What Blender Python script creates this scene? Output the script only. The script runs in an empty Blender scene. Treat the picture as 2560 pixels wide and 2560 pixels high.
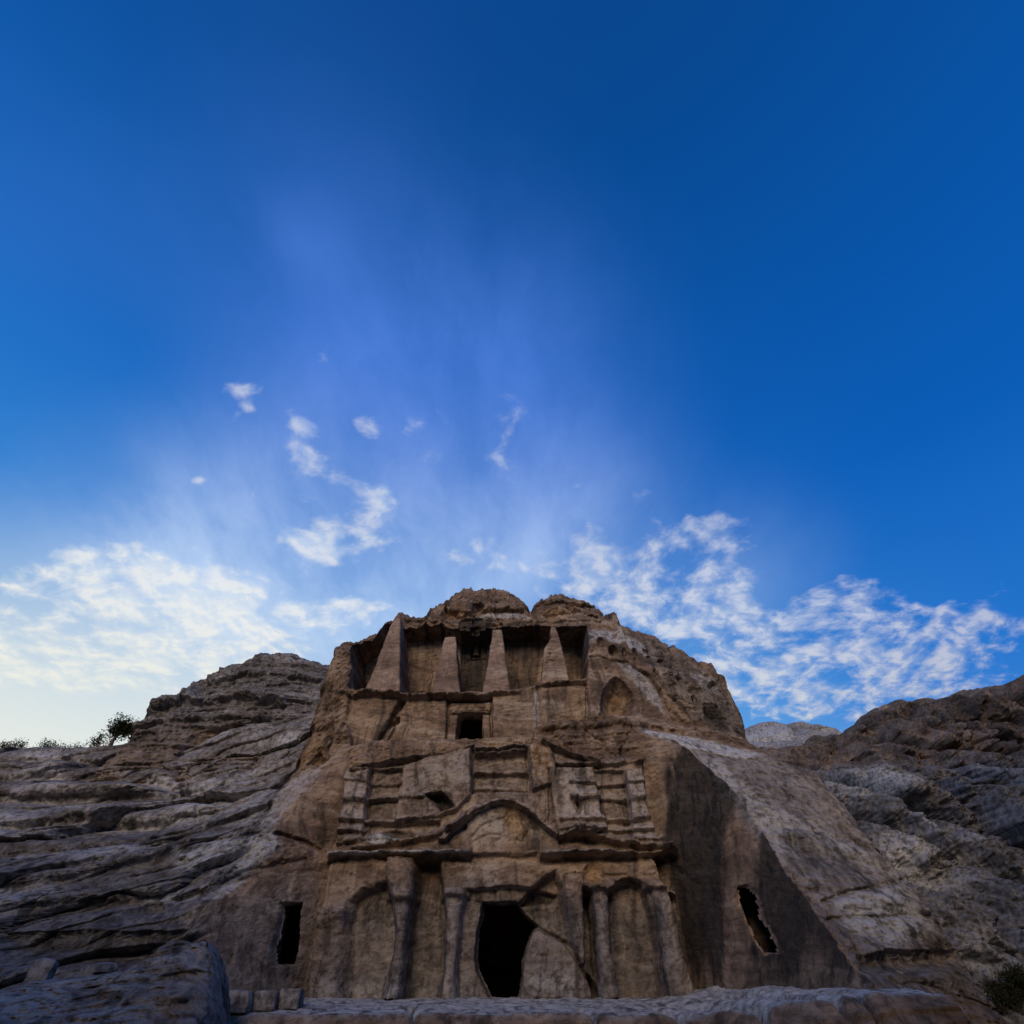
# Rock-cut tombs in a desert valley at dusk: everything is mesh code + procedural materials.
import bpy, math, random
import numpy as np
from mathutils import Vector

# ------------------------------------------------------------------ camera
SC = bpy.context.scene
COL = SC.collection
PITCH = math.radians(38.7)
FOC = 1525.0                      # focal length in photo pixels (2560 wide)
EYE = 1.6
cam = bpy.data.cameras.new('camera')
cam.sensor_width = 36.0
cam.lens = 36.0 * FOC / 2560.0
cam.clip_end = 5000.0
camo = bpy.data.objects.new('camera', cam)
camo.location = (0, 0, EYE)
camo.rotation_euler = (math.pi / 2 + PITCH, 0, 0)
COL.objects.link(camo)
SC.camera = camo
SC.view_settings.view_transform = 'Standard'
SC.view_settings.look = 'None'
SC.view_settings.gamma = 1.0
SC.view_settings.use_curve_mapping = False
SC.view_settings.exposure = 0.0

CP, SP = math.cos(PITCH), math.sin(PITCH)
def ray(u, v):
    a = (v - 1280.0) / FOC
    return ((u - 1280.0) / FOC, CP + a * SP, SP - a * CP)
def at(u, v, Y):
    """measured photo position + distance -> point of the place (metres)"""
    d = ray(u, v); t = Y / d[1]
    return (d[0] * t, Y, d[2] * t + EYE)
def atx(u, v, X):
    d = ray(u, v); t = X / d[0]
    return (X, d[1] * t, d[2] * t + EYE)

# ------------------------------------------------------------------ sky, added fill lamp
SUN_AZ = math.radians(-37.0)      # bright western sky: left of the view direction, behind the left hill
SUN_EL = math.radians(5.0)
W = bpy.data.worlds.new('World'); SC.world = W; W.use_nodes = True
nt = W.node_tree; nt.nodes.clear()

class NB:
    """tiny node builder"""
    def __init__(s, tree): s.t = tree
    def n(s, kind, **kw):
        nd = s.t.nodes.new(kind)
        for k, v in kw.items(): setattr(nd, k, v)
        return nd
    def put(s, sock, v):
        if hasattr(v, 'is_linked') or isinstance(v, bpy.types.NodeSocket): s.t.links.new(v, sock)
        else: sock.default_value = v
    def m(s, op, a, b=0.0, c=0.0, clamp=False):
        nd = s.n('ShaderNodeMath', operation=op); nd.use_clamp = clamp
        s.put(nd.inputs[0], a); s.put(nd.inputs[1], b); s.put(nd.inputs[2], c)
        return nd.outputs[0]
    def v(s, op, a, b=(0, 0, 0)):
        nd = s.n('ShaderNodeVectorMath', operation=op)
        s.put(nd.inputs[0], a)
        if op == 'SCALE': s.put(nd.inputs[3], b)
        else: s.put(nd.inputs[1], b)
        return nd.outputs['Value'] if op in ('DOT_PRODUCT', 'LENGTH', 'DISTANCE') else nd.outputs[0]
    def sep(s, a):
        nd = s.n('ShaderNodeSeparateXYZ'); s.put(nd.inputs[0], a); return nd.outputs
    def comb(s, x, y, z):
        nd = s.n('ShaderNodeCombineXYZ')
        s.put(nd.inputs[0], x); s.put(nd.inputs[1], y); s.put(nd.inputs[2], z); return nd.outputs[0]
    def noise(s, vec, scale, detail=4.0, rough=0.5, dist=0.0, dim='3D', col=False):
        nd = s.n('ShaderNodeTexNoise', noise_dimensions=dim)
        s.put(nd.inputs['Vector'], vec); s.put(nd.inputs['Scale'], scale)
        s.put(nd.inputs['Detail'], detail); s.put(nd.inputs['Roughness'], rough); s.put(nd.inputs['Distortion'], dist)
        return nd.outputs['Color' if col else 'Fac']
    def ss(s, x, a, b, lo=0.0, hi=1.0):
        nd = s.n('ShaderNodeMapRange', interpolation_type='SMOOTHSTEP')
        s.put(nd.inputs[0], x); s.put(nd.inputs[1], a); s.put(nd.inputs[2], b)
        s.put(nd.inputs[3], lo); s.put(nd.inputs[4], hi)
        return nd.outputs[0]
    def mix(s, f, a, b, mode='MIX'):
        nd = s.n('ShaderNodeMix', data_type='RGBA', blend_type=mode)
        s.put(nd.inputs[0], f)
        for k, x in ((6, a), (7, b)):
            if isinstance(x, tuple) and len(x) == 3: x = x + (1.0,)
            s.put(nd.inputs[k], x)
        return nd.outputs[2]
    def ramp(s, f, stops):
        nd = s.n('ShaderNodeValToRGB'); s.put(nd.inputs[0], f)
        e = nd.color_ramp.elements
        while len(e) < len(stops): e.new(0.5)
        for k, (p, c) in enumerate(stops):
            e[k].position = p; e[k].color = tuple(c) + (1.0,)
        return nd.outputs[0]

def build_sky():
    b = NB(nt)
    D = b.n('ShaderNodeTexCoord').outputs['Generated']
    x, y, z = b.sep(D)[:3]
    sky = b.n('ShaderNodeTexSky', sky_type='NISHITA')
    sky.sun_disc = False
    sky.sun_elevation = math.radians(24.7)
    sky.sun_rotation = math.radians(188.8)          # same direction as the lamp: low behind the viewer
    sky.air_density = 1.0; sky.dust_density = 0.6; sky.ozone_density = 4.0; sky.altitude = 900
    nis = b.v('SCALE', sky.outputs[0], 0.11)
    # deep evening blue of the upper sky, brighter towards the low sun
    sd = (math.sin(SUN_AZ) * math.cos(SUN_EL), math.cos(SUN_AZ) * math.cos(SUN_EL), math.sin(SUN_EL))
    cs = b.v('DOT_PRODUCT', D, sd)
    zz = b.m('MAXIMUM', z, 0.0)
    deep = b.ramp(zz, [(0.0, (0.10, 0.30, 0.72)), (0.35, (0.014, 0.175, 0.62)), (0.60, (0.001, 0.108, 0.48)), (0.80, (0.001, 0.085, 0.38)), (0.97, (0.001, 0.060, 0.27))])
    lit = b.ramp(zz, [(0.0, (0.62, 0.76, 0.88)), (0.30, (0.20, 0.50, 0.86)), (0.50, (0.025, 0.225, 0.66)), (0.70, (0.012, 0.150, 0.56)), (0.97, (0.002, 0.072, 0.31))])
    g = b.ss(cs, 0.15, 0.94)
    blue = b.mix(g, deep, lit)
    blue = b.mix(0.04, blue, nis)
    # cloud sheet: directions projected on a level layer
    dz = b.m('ADD', zz, 0.22)
    p = b.comb(b.m('DIVIDE', x, dz), b.m('DIVIDE', y, dz), 0.0)
    wv = b.noise(p, 3.0, 3.0, 0.55, col=True)
    pw = b.v('ADD', p, b.v('SCALE', b.v('SUBTRACT', wv, (0.5, 0.5, 0.5)), 0.13))
    def blob(u, v, r, amp, sx=1.0, src=None):
        d = ray(u, v); L = math.sqrt(sum(c * c for c in d)); d = [c / L for c in d]
        q = (d[0] / (d[2] + 0.22), d[1] / (d[2] + 0.22), 0.0)
        dv = b.v('SUBTRACT', src or pw, q)
        if sx != 1.0: dv = b.v('MULTIPLY', dv, (1.0 / sx, 1.0, 1.0))
        return b.ss(b.v('LENGTH', dv), r, 0.0, 0.0, amp)
    def total(lst, src=None):
        c = None
        for a in lst:
            o = blob(*a, src=src); c = o if c is None else b.m('ADD', c, o)
        return c
    # thin high veil fanning up over the crest
    vn = b.noise(b.v('MULTIPLY', pw, (1.0, 0.42, 1.0)), 3.4, 6.0, 0.62)
    vcov = b.m('MINIMUM', total(VEILS, p), 0.95)
    veil = b.m('MULTIPLY', vcov, b.ss(vn, 0.28, 0.70, 0.40, 1.1), clamp=True)
    vcol = b.mix(b.ss(z, 0.80, 0.40), (0.075, 0.21, 0.70), (0.52, 0.69, 0.94))
    col = b.mix(veil, blue, vcol)
    # the broken cloudlets
    cover = b.m('SUBTRACT', b.m('MINIMUM', b.m('MULTIPLY', total(BLOBS), 1.35), 0.42), 0.19)
    far = b.ss(z, 0.32, 0.08, 0.0, 0.10)             # more cloud low down, all the way round
    cover = b.m('ADD', b.m('ADD', cover, far), b.m('MULTIPLY', vcov, 0.13))
    # the same broken fields go on round the rest of the sky
    fld = b.ss(b.noise(p, 1.3, 2.0, 0.5), 0.42, 0.60, 0.0, 0.26)
    cover = b.m('ADD', cover, b.m('MULTIPLY', fld, b.ss(y, 0.12, -0.10)))
    puff = b.noise(pw, 14.5, 7.0, 0.58)
    big = b.noise(pw, 3.6, 2.0, 0.5)
    dens = b.m('ADD', b.m('ADD', puff, b.m('MULTIPLY', big, 0.30)), cover)
    cl = b.ss(dens, 0.72, 1.06)
    puff2 = b.noise(b.v('ADD', pw, (-0.014, 0.012, 0.0)), 14.5, 4.0, 0.58)
    lit_s = b.ss(b.m('SUBTRACT', puff, puff2), -0.09, 0.10)
    cool = b.mix(g, (0.27, 0.37, 0.62), (0.58, 0.70, 0.86))
    warm = b.mix(g, (0.62, 0.65, 0.78), (0.90, 0.89, 0.86))
    warm = b.mix(b.ss(z, 0.45, 0.28), warm, b.mix(g, (0.72, 0.68, 0.64), (0.92, 0.90, 0.80)))
    ccol = b.mix(b.m('MULTIPLY_ADD', lit_s, 0.7, 0.2), cool, warm)
    col = b.mix(b.m('MULTIPLY', cl, b.m('MULTIPLY', b.ss(cs, -0.2, 0.7, 0.62, 0.84), b.ss(z, 0.70, 0.40, 0.60, 1.0))), col, ccol)
    # pale evening glow around the hidden sun and low haze round the horizon
    glow = b.m('MULTIPLY', b.ss(cs, 0.80, 0.995), b.ss(z, 0.56, 0.22))
    col = b.mix(b.m('MULTIPLY', glow, 0.85), col, (0.87, 0.87, 0.76))
    low = b.ss(z, 0.24, 0.0)
    col = b.mix(b.m('MULTIPLY', low, 0.70), col, b.mix(g, (0.72, 0.58, 0.48), (0.90, 0.83, 0.68)))
    bg = b.n('ShaderNodeBackground'); b.put(bg.inputs[0], col); bg.inputs[1].default_value = SKY_STRENGTH
    out = b.n('ShaderNodeOutputWorld'); nt.links.new(bg.outputs[0], out.inputs[0])

SKY_STRENGTH = 1.0
# (u, v, radius on the cloud layer, amount, stretch): where the cloud fields stand
BLOBS = [
    (1430, 1430, 0.16, 0.26), (1560, 1420, 0.18, 0.24), (1680, 1500, 0.22, 0.25), (1800, 1340, 0.10, 0.27, 1.2), (1850, 1420, 0.14, 0.20), (1640, 1340, 0.10, 0.16, 1.2), (1720, 1310, 0.05, 0.22),
    (1820, 1600, 0.30, 0.27, 1.2), (1950, 1720, 0.36, 0.27, 1.2), (2060, 1560, 0.22, 0.22, 1.2), (2200, 1700, 0.34, 0.26, 1.3), (2120, 1470, 0.09, 0.27, 1.5), (2290, 1560, 0.13, 0.24, 1.3),
    (2400, 1650, 0.22, 0.20, 1.3), (2560, 1430, 0.12, 0.20), (2330, 1290, 0.06, 0.14, 1.6), (1480, 1560, 0.2, 0.2),
    (592, 978, 0.040, 0.29, 1.7), (622, 1040, 0.035, 0.24, 1.2), (590, 1060, 0.025, 0.20), (786, 1088, 0.035, 0.27, 1.2), (790, 1140, 0.07, 0.20), (820, 1200, 0.06, 0.16), (915, 1058, 0.040, 0.28),
    (1035, 1050, 0.06, 0.17), (1260, 1035, 0.07, 0.17), (1230, 1120, 0.06, 0.16), (1270, 1160, 0.07, 0.16), (385, 1120, 0.06, 0.16), (490, 1198, 0.028, 0.27, 1.5), (525, 1238, 0.018, 0.24),
    (960, 1240, 0.09, 0.24, 1.1), (900, 1345, 0.12, 0.29, 1.2), (800, 1385, 0.07, 0.26), (780, 1340, 0.07, 0.2), (860, 1540, 0.14, 0.28, 1.2), (1190, 1400, 0.09, 0.18, 1.4), (1080, 1130, 0.05, 0.15),
    (30, 1430, 0.10, 0.27, 1.4), (250, 1410, 0.11, 0.22, 1.6), (380, 1480, 0.18, 0.26, 1.3), (150, 1560, 0.28, 0.26, 1.4), (480, 1600, 0.26, 0.26, 1.3), (600, 1500, 0.16, 0.22, 1.2), (2330, 1790, 0.3, 0.2, 1.3), (2490, 1560, 0.14, 0.2, 1.3), (60, 1650, 0.26, 0.24, 1.3), (300, 1700, 0.34, 0.22, 1.4),
    (700, 1640, 0.22, 0.18, 1.3), (20, 1250, 0.07, 0.16, 1.3), (1600, 1240, 0.06, 0.12), (1470, 1230, 0.05, 0.14),
]
# (u, v, radius, amount, stretch) of the thin veil
VEILS = [
    (1000, 1350, 0.55, 0.72), (700, 1400, 0.50, 0.66), (400, 1350, 0.40, 0.35), (1200, 1450, 0.40, 0.4), (1250, 1150, 0.42, 0.50), (900, 1100, 0.38, 0.50), (1080, 900, 0.36, 0.36), (760, 700, 0.30, 0.22), (1450, 1250, 0.30, 0.30), (600, 1600, 0.5, 0.5, 1.3),
    (1300, 850, 0.3, 0.25), (760, 600, 0.10, 0.18), (200, 520, 0.22, 0.10), (900, 480, 0.35, 0.10), (1700, 1450, 0.4, 0.3),
]
build_sky()
W.cycles.sampling_method = 'MANUAL'; W.cycles.sample_map_resolution = 256
warm_fill = bpy.data.lights.new('warm_fill', 'SUN')
warm_fill.energy = 1.65; warm_fill.angle = math.radians(24); warm_fill.color = (1.0, 0.80, 0.60)  # added warm fill from behind the viewer, apart from the glow at left
warm_fillo = bpy.data.objects.new('warm_fill', warm_fill)
sdv = Vector((-0.14, -0.90, 0.42))
warm_fillo.rotation_euler = sdv.to_track_quat('Z', 'Y').to_euler()
warm_fillo.location = (-30, 30, 40)
COL.objects.link(warm_fillo)

# ------------------------------------------------------------------ numpy noise
_rng = np.random.RandomState(7)
_perm = _rng.permutation(512).astype(np.int32)
_perm = np.concatenate([_perm, _perm, _perm])
_g = _rng.normal(size=(512, 3)); _g /= np.linalg.norm(_g, axis=1)[:, None]
_gx, _gy, _gz = [_g[:, k].astype(np.float32) for k in range(3)]
def perlin(x, y, z):
    x = np.asarray(x, np.float32); y = np.asarray(y, np.float32); z = np.asarray(z, np.float32)
    xi = np.floor(x).astype(np.int32); yi = np.floor(y).astype(np.int32); zi = np.floor(z).astype(np.int32)
    xf, yf, zf = x - xi, y - yi, z - zi
    xi &= 511; yi &= 511; zi &= 511
    u = xf * xf * xf * (xf * (xf * 6 - 15) + 10)
    v = yf * yf * yf * (yf * (yf * 6 - 15) + 10)
    w = zf * zf * zf * (zf * (zf * 6 - 15) + 10)
    def gr(i, j, k):
        h = _perm[_perm[_perm[xi + i] + yi + j] + zi + k]
        return _gx[h] * (xf - i) + _gy[h] * (yf - j) + _gz[h] * (zf - k)
    a = gr(0, 0, 0); a += u * (gr(1, 0, 0) - a)
    c = gr(0, 1, 0); c += u * (gr(1, 1, 0) - c)
    a += v * (c - a)
    d = gr(0, 0, 1); d += u * (gr(1, 0, 1) - d)
    e = gr(0, 1, 1); e += u * (gr(1, 1, 1) - e)
    d += v * (e - d)
    return (a + w * (d - a)) * 1.7
def fbm(x, y, z, oct=4, gain=0.5, ridged=False):
    s = 0; amp = 1.0; tot = 0
    for o in range(oct):
        n = perlin(x + 17.3 * o, y + 5.1 * o, z + 9.7 * o)
        if ridged: n = 1.0 - 2.0 * np.abs(n)
        s = s + amp * n; tot += amp; amp *= gain
        x, y, z = x * 2.03, y * 2.03, z * 2.03
    return s / tot
def worley(x, y, seed=0, jit=0.9):
    """2-d cells: distance to nearest and second nearest point, id of the cell"""
    r = np.random.RandomState(seed); px = r.rand(64, 64).astype(np.float32); py = r.rand(64, 64).astype(np.float32)
    xi = np.floor(x).astype(int); yi = np.floor(y).astype(int)
    f1 = np.full(x.shape, 9.0, np.float32); f2 = f1.copy(); cid = np.zeros(x.shape, np.int32)
    for i in (-1, 0, 1):
        for j in (-1, 0, 1):
            a, b = (xi + i) & 63, (yi + j) & 63
            d = np.hypot(xi + i + 0.5 + (px[a, b] - 0.5) * jit - x, yi + j + 0.5 + (py[a, b] - 0.5) * jit - y)
            n = d < f1
            f2 = np.where(n, f1, np.minimum(f2, d)); cid = np.where(n, a * 64 + b, cid); f1 = np.where(n, d, f1)
    return f1, f2, cid
def sstep(a, b, x):
    t = np.clip((x - a) / (b - a), 0, 1); return t * t * (3 - 2 * t)

# ------------------------------------------------------------------ rock sheets
def seg_dist(px, pz, pts):
    d = np.full(px.shape, 1e9, np.float32)
    for (ax, az), (bx, bz) in zip(pts[:-1], pts[1:]):
        ex, ez = bx - ax, bz - az; L = ex * ex + ez * ez + 1e-12
        t = np.clip(((px - ax) * ex + (pz - az) * ez) / L, 0, 1)
        d = np.minimum(d, np.hypot(px - ax - t * ex, pz - az - t * ez))
    return d
def inside(px, pz, poly):
    r = np.zeros(px.shape, bool); n = len(poly)
    for k in range(n):
        ax, az = poly[k]; bx, bz = poly[(k + 1) % n]
        c = ((az > pz) != (bz > pz))
        if az != bz:
            r ^= c & (px < (bx - ax) * (pz - az) / (bz - az) + ax)
    return r
def rbf(pts):
    """smooth surface through scattered points (x, z) -> y"""
    P = np.array([(p[0], p[2]) for p in pts]); Yv = np.array([p[1] for p in pts])
    r = np.hypot(P[:, None, 0] - P[None, :, 0], P[:, None, 1] - P[None, :, 1])
    n = len(P); A = np.zeros((n + 3, n + 3)); A[:n, :n] = r + np.eye(n) * 0.02
    A[:n, n] = 1; A[:n, n + 1:] = P; A[n, :n] = 1; A[n + 1:, :n] = P.T
    c = np.linalg.solve(A, np.concatenate([Yv, [0, 0, 0]]))
    def f(x, z):
        s = c[n] + c[n + 1] * x + c[n + 2] * z
        for k in range(n): s = s + c[k] * np.hypot(x - P[k, 0], z - P[k, 1])
        return s
    return f

class Sheet:
    """A rock face: a dense skin whose depth y is modelled over (x, z); the top row is the crest."""
    def __init__(s, xs, zbot, crest, rows, warp=0.05, zpow=1.0):
        crest = sorted([(p[0], p[2]) for p in crest])
        cx = np.array([c[0] for c in crest]); cz = np.array([c[1] for c in crest])
        s.crest = crest
        zc = np.interp(xs, cx, cz)
        t = np.linspace(0, 1, rows) ** zpow
        s.X = np.repeat(xs[:, None], rows, 1).astype(np.float32)
        s.Z = (zbot + (zc[:, None] - zbot) * t[None, :]).astype(np.float32)
        s.D = np.zeros_like(s.X)
        s.rough = np.ones_like(s.X)
        s.att = {k: np.zeros_like(s.X) for k in ('varnish', 'pale', 'ochre', 'grey')}
        s.id = np.zeros(s.X.shape, np.int32)
        n1 = fbm(s.X * 0.9, s.Z * 0.9, 3.3, 4, 0.55); n2 = fbm(s.X * 0.9, s.Z * 0.9, 41.7, 4, 0.55)
        s.WX = s.X + warp * n1 * 1.6; s.WZ = s.Z + warp * n2 * 1.3
    def sel(s, poly, pad):
        xs = [p[0] for p in poly]; zs = [p[1] for p in poly]
        m = (s.WX > min(xs) - pad) & (s.WX < max(xs) + pad) & (s.WZ > min(zs) - pad) & (s.WZ < max(zs) + pad)
        return np.nonzero(m)
    def mask(s, poly, w):
        i = s.sel(poly, w + 0.01)
        px, pz = s.WX[i], s.WZ[i]
        d = seg_dist(px, pz, list(poly) + [poly[0]])
        ins = inside(px, pz, poly)
        sd = np.where(ins, d, -d)
        return i, sstep(-w / 2, w / 2, sd), ins, d
    def region(s, poly, fn, w=0.1, pid=None, rough=None):
        i, m, ins, d = s.mask(poly, w)
        val = fn(s.X[i], s.Z[i]) if callable(fn) else fn
        s.D[i] = s.D[i] * (1 - m) + val * m
        if rough is not None: s.rough[i] = s.rough[i] * (1 - m) + rough * m
        if pid is not None: s.id[i] = np.where(ins, pid, s.id[i])
    def relief(s, poly, dy, w=0.1, pid=None):
        i, m, ins, d = s.mask(poly, w)
        s.D[i] += dy * m
        if pid is not None: s.id[i] = np.where(ins, pid, s.id[i])
    def bowl(s, poly, dy, w=0.5, pid=None, power=0.6):
        """hollow (dy>0) or boss (dy<0) that deepens away from its rim over the distance w"""
        i, m, ins, d = s.mask(poly, 0.04)
        s.D[i] += dy * np.where(ins, np.clip(d / w, 0, 1) ** power, 0)
        if pid is not None: s.id[i] = np.where(ins, pid, s.id[i])
    def paint(s, name, poly, amt, w=0.4, pid=None):
        i, m, ins, d = s.mask(poly, w)
        s.att[name][i] = np.clip(s.att[name][i] + amt * m, 0, 1)
        if pid is not None: s.id[i] = np.where(ins, pid, s.id[i])
    def mark(s, poly, pid):
        i, m, ins, d = s.mask(poly, 0.02)
        s.id[i] = np.where(ins, pid, s.id[i])
    def groove(s, line, w, dy):
        i = s.sel(line, w * 2)
        d = seg_dist(s.WX[i], s.WZ[i], line)
        s.D[i] += dy * np.exp(-(d / w) ** 2)
    def column(s, axis, bulge, pid=None, power=0.5):
        """half-round shaft: axis = [(x, z, r)], from top to bottom"""
        ax = sorted(axis, key=lambda a: a[1])
        za = np.array([a[1] for a in ax]); xa = np.array([a[0] for a in ax]); ra = np.array([a[2] for a in ax])
        pad = ra.max()
        i = s.sel([(xa.min() - pad, za[0]), (xa.max() + pad, za[-1])], 0.0)
        px, pz = s.WX[i], s.WZ[i]
        q = 1 - ((px - np.interp(pz, za, xa)) / np.interp(pz, za, ra)) ** 2
        s.D[i] -= bulge * np.clip(q, 0, 1) ** power
        if pid is not None: s.id[i] = np.where(q > 0, pid, s.id[i])
    def ledge(s, line, h, proj, undercut=0.0, pid=None):
        """moulding along a line: stands out most at its top edge, undercut below"""
        xs = np.array([p[0] for p in line]); zs = np.array([p[1] for p in line])
        o = np.argsort(xs); xs, zs = xs[o], zs[o]
        i = s.sel(list(line), h * 3)
        px, pz = s.WX[i], s.WZ[i]
        k = np.interp(px, xs, zs) - pz
        ends = sstep(xs[0] - 0.04, xs[0] + 0.04, px) * (1 - sstep(xs[-1] - 0.04, xs[-1] + 0.04, px))
        rise = 0.10 + 0.55 * proj                       # worn top: slopes outwards to the edge
        broken = 0.75 + 0.5 * fbm(px * 1.7, pz * 0.6, 12.0, 3, 0.6)
        up_ = np.where((k > -rise) & (k <= 0), (1 + k / rise) ** 1.6, 0)
        dn_ = np.where((k > 0) & (k < h), 1 - sstep(0.15, 1.0, k / h) * 0.95, 0)
        f = np.clip(up_ + dn_, 0, 1) * broken
        g = np.where((k >= h * 0.6) & (k < h * 2.2), np.sin(np.clip((k - h * 0.6) / (h * 1.6), 0, 1) * math.pi), 0)
        s.D[i] -= (proj * f - undercut * g) * ends
        if pid is not None: s.id[i] = np.where((k > -0.03) & (k < h) & (ends > 0.5), pid, s.id[i])
    def curl(s, line, R, depth):
        """round the crest off backwards"""
        m = np.nonzero(np.ones_like(s.X))
        d = seg_dist(s.X, s.Z, line)
        q = np.clip(1 - d / R, 0, 1)
        s.D += depth * (1 - np.sqrt(np.clip(1 - q * q, 0, 1)))
    def natural(s, big=0.5, strata=0.18, mid=0.16, fine=0.05, tilt=0.1, sx=0.22, seed=0.0, bed=1.0, slab=0.0, slabf=0.5, joint=0.0):
        X, Z, Y = s.X, s.Z, s.D
        r = s.rough
        T = tilt(X) if callable(tilt) else tilt * X
        wz = Z + T + 0.45 * fbm(X * 0.22, Y * 0.22, Z * 0.3 + seed, 3)
        n = big * fbm(X * sx, Y * sx * 0.8, Z * sx * 1.3 + seed, 4, 0.5)
        st = fbm(X * 0.12, Y * 0.12 + seed, wz * 1.15 * bed, 4, 0.62)
        n += strata * np.sign(st) * np.abs(st) ** 0.75
        n += mid * fbm(X * 1.1, Y * 1.1, wz * 1.7 + seed, 4, 0.55)
        n -= fine * 1.5 * np.clip(fbm(X * 2.4, Y * 2.4, wz * 4.2 + seed, 4, 0.6, True), -1, 1)
        if np.any(slab):
            # beds that swell outwards and break off in an undercut lip
            for fq, am in ((slabf, 1.0), (slabf * 2.7, 0.24)):
                q = wz * fq + 0.55 * fbm(X * 0.16, Y * 0.16, Z * 0.2 + seed + fq, 3) + 3.0
                fr = q - np.floor(q)
                lip = (1 - fr) ** 0.8 * sstep(0.0, 0.10, fr)       # steps out at the bed's foot... and recedes upwards
                pres = sstep(-0.25, 0.35, fbm(X * 0.10 * fq * 2, Y * 0.1, np.floor(q) * 3.7 + seed, 3))
                n -= slab * am * (lip - 0.4) * pres
        if joint > 0:
            f1, f2, _ = worley(X * 0.30 + 0.35 * fbm(X * 0.5, Z * 0.5, seed, 3), Z * 0.17 + 0.3 * fbm(X * 0.4, Z * 0.4, seed + 5, 3), int(seed) + 2)
            n += joint * np.exp(-((f2 - f1) / 0.045) ** 2) * sstep(-0.1, 0.35, fbm(X * 0.2, Z * 0.2, seed + 8, 2))
        s.D = s.D + (n * r).astype(np.float32)
        s.D = s.D + (0.055 * fbm(X * 2.6, Y * 2.6, Z * 3.1, 5, 0.62) + 0.020 * perlin(X * 9, Y * 9, Z * 16)).astype(np.float32)
        pit = np.clip(fbm(X * 1.7, Y * 1.7, Z * 2.2 + 50, 4, 0.6) - 0.22, 0, 1)
        s.D = s.D + (0.55 * pit * (0.35 + 0.65 * r)).astype(np.float32)
    def fit_crest(s, uv, x0=-1e9, x1=1e9, power=8):
        """lift or lower the crest so that its outline stands where it was measured"""
        us = np.array([q[0] for q in uv], float); vs = np.array([q[1] for q in uv], float)
        x = s.X[:, -1].astype(float); y = s.D[:, -1].astype(float); z = s.Z[:, -1].astype(float)
        w = sstep(x0, x0 + 0.3, x) * (1 - sstep(x1 - 0.3, x1, x))
        z0 = z.copy()
        for _ in range(4):
            dpt = y * CP + (z - EYE) * SP
            u = 1280 + FOC * x / dpt
            a = (np.interp(u, us, vs) - 1280) / FOC
            z = EYE + y * (SP - a * CP) / (CP + a * SP)
        dz = np.clip(z - z0, -2.5, 2.5) * w
        zb = s.Z[:, :1]
        t = np.clip((s.Z - zb) / (s.Z[:, -1:] - zb + 1e-6), 0, 1)
        s.Z += (dz[:, None] * t ** power).astype(np.float32)
    def finish(s, back=4.0, drop=6.0):
        """positions (with a skirt over the back of the crest) and smooth normals"""
        X, Y, Z = s.X, s.D, s.Z
        ex = [(0.25, 0.05), (0.6, 0.25), (1.0, 1.0)]
        for a, c in ex:
            X = np.concatenate([X, s.X[:, -1:]], 1)
            Y = np.concatenate([Y, s.D[:, -1:] + back * a], 1)
            Z = np.concatenate([Z, s.Z[:, -1:] - drop * c], 1)
        pad = lambda A: np.concatenate([A] + [A[:, -1:]] * 3, 1)
        s.P = np.stack([X, Y, Z], -1).astype(np.float32)
        s.A = {k: pad(v) for k, v in s.att.items()}
        s.ID = pad(s.id)
        du = np.gradient(s.P, axis=0); dv = np.gradient(s.P, axis=1)
        N = np.cross(du, dv)
        N /= np.linalg.norm(N, axis=-1)[..., None] + 1e-9
        s.N = N
    def smooth(s, poly, val, w=0.6):
        i, m, ins, d = s.mask(poly, w)
        s.rough[i] = s.rough[i] * (1 - m) + val * m
    def emit(s, name, mat, pid=None, origin=(0, 0, 0)):
        nx, nz = s.P.shape[:2]
        idx = np.arange(nx * nz).reshape(nx, nz)
        f = np.stack([idx[:-1, :-1], idx[1:, :-1], idx[1:, 1:], idx[:-1, 1:]], -1).reshape(-1, 4)
        if pid is not None:
            fid = s.ID[:-1, :-1].reshape(-1)
            f = f[np.isin(fid, pid if isinstance(pid, (list, tuple)) else [pid])]
        if len(f) == 0: return None
        used, inv = np.unique(f.reshape(-1), return_inverse=True)
        V = s.P.reshape(-1, 3)[used] - np.array(origin, np.float32)
        o = raw_mesh(name, V, inv.reshape(-1, 4), mat, {k: v.reshape(-1)[used] for k, v in s.A.items()}, s.N.reshape(-1, 3)[used])
        o.location = origin
        return o

def raw_mesh(name, V, F, mat, attrs=None, normals=None, smooth=True):
    V = np.ascontiguousarray(V, np.float32); F = np.ascontiguousarray(F, np.int32)
    me = bpy.data.meshes.new(name)
    k = F.shape[1]
    me.vertices.add(len(V)); me.vertices.foreach_set('co', V.ravel())
    me.loops.add(F.size); me.loops.foreach_set('vertex_index', F.ravel())
    me.polygons.add(len(F)); me.polygons.foreach_set('loop_start', np.arange(0, F.size, k, dtype=np.int32))
    me.update(calc_edges=True)
    me.validate()
    if smooth: me.polygons.foreach_set('use_smooth', np.ones(len(F), bool))
    for key, val in (attrs or {}).items():
        a = me.attributes.new(key, 'FLOAT', 'POINT'); a.data.foreach_set('value', np.ascontiguousarray(val, np.float32))
    if normals is not None and len(me.vertices) == len(normals):
        me.normals_split_custom_set_from_vertices(normals.astype(np.float32))
    me.materials.append(mat)
    o = bpy.data.objects.new(name, me); COL.objects.link(o)
    return o

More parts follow.
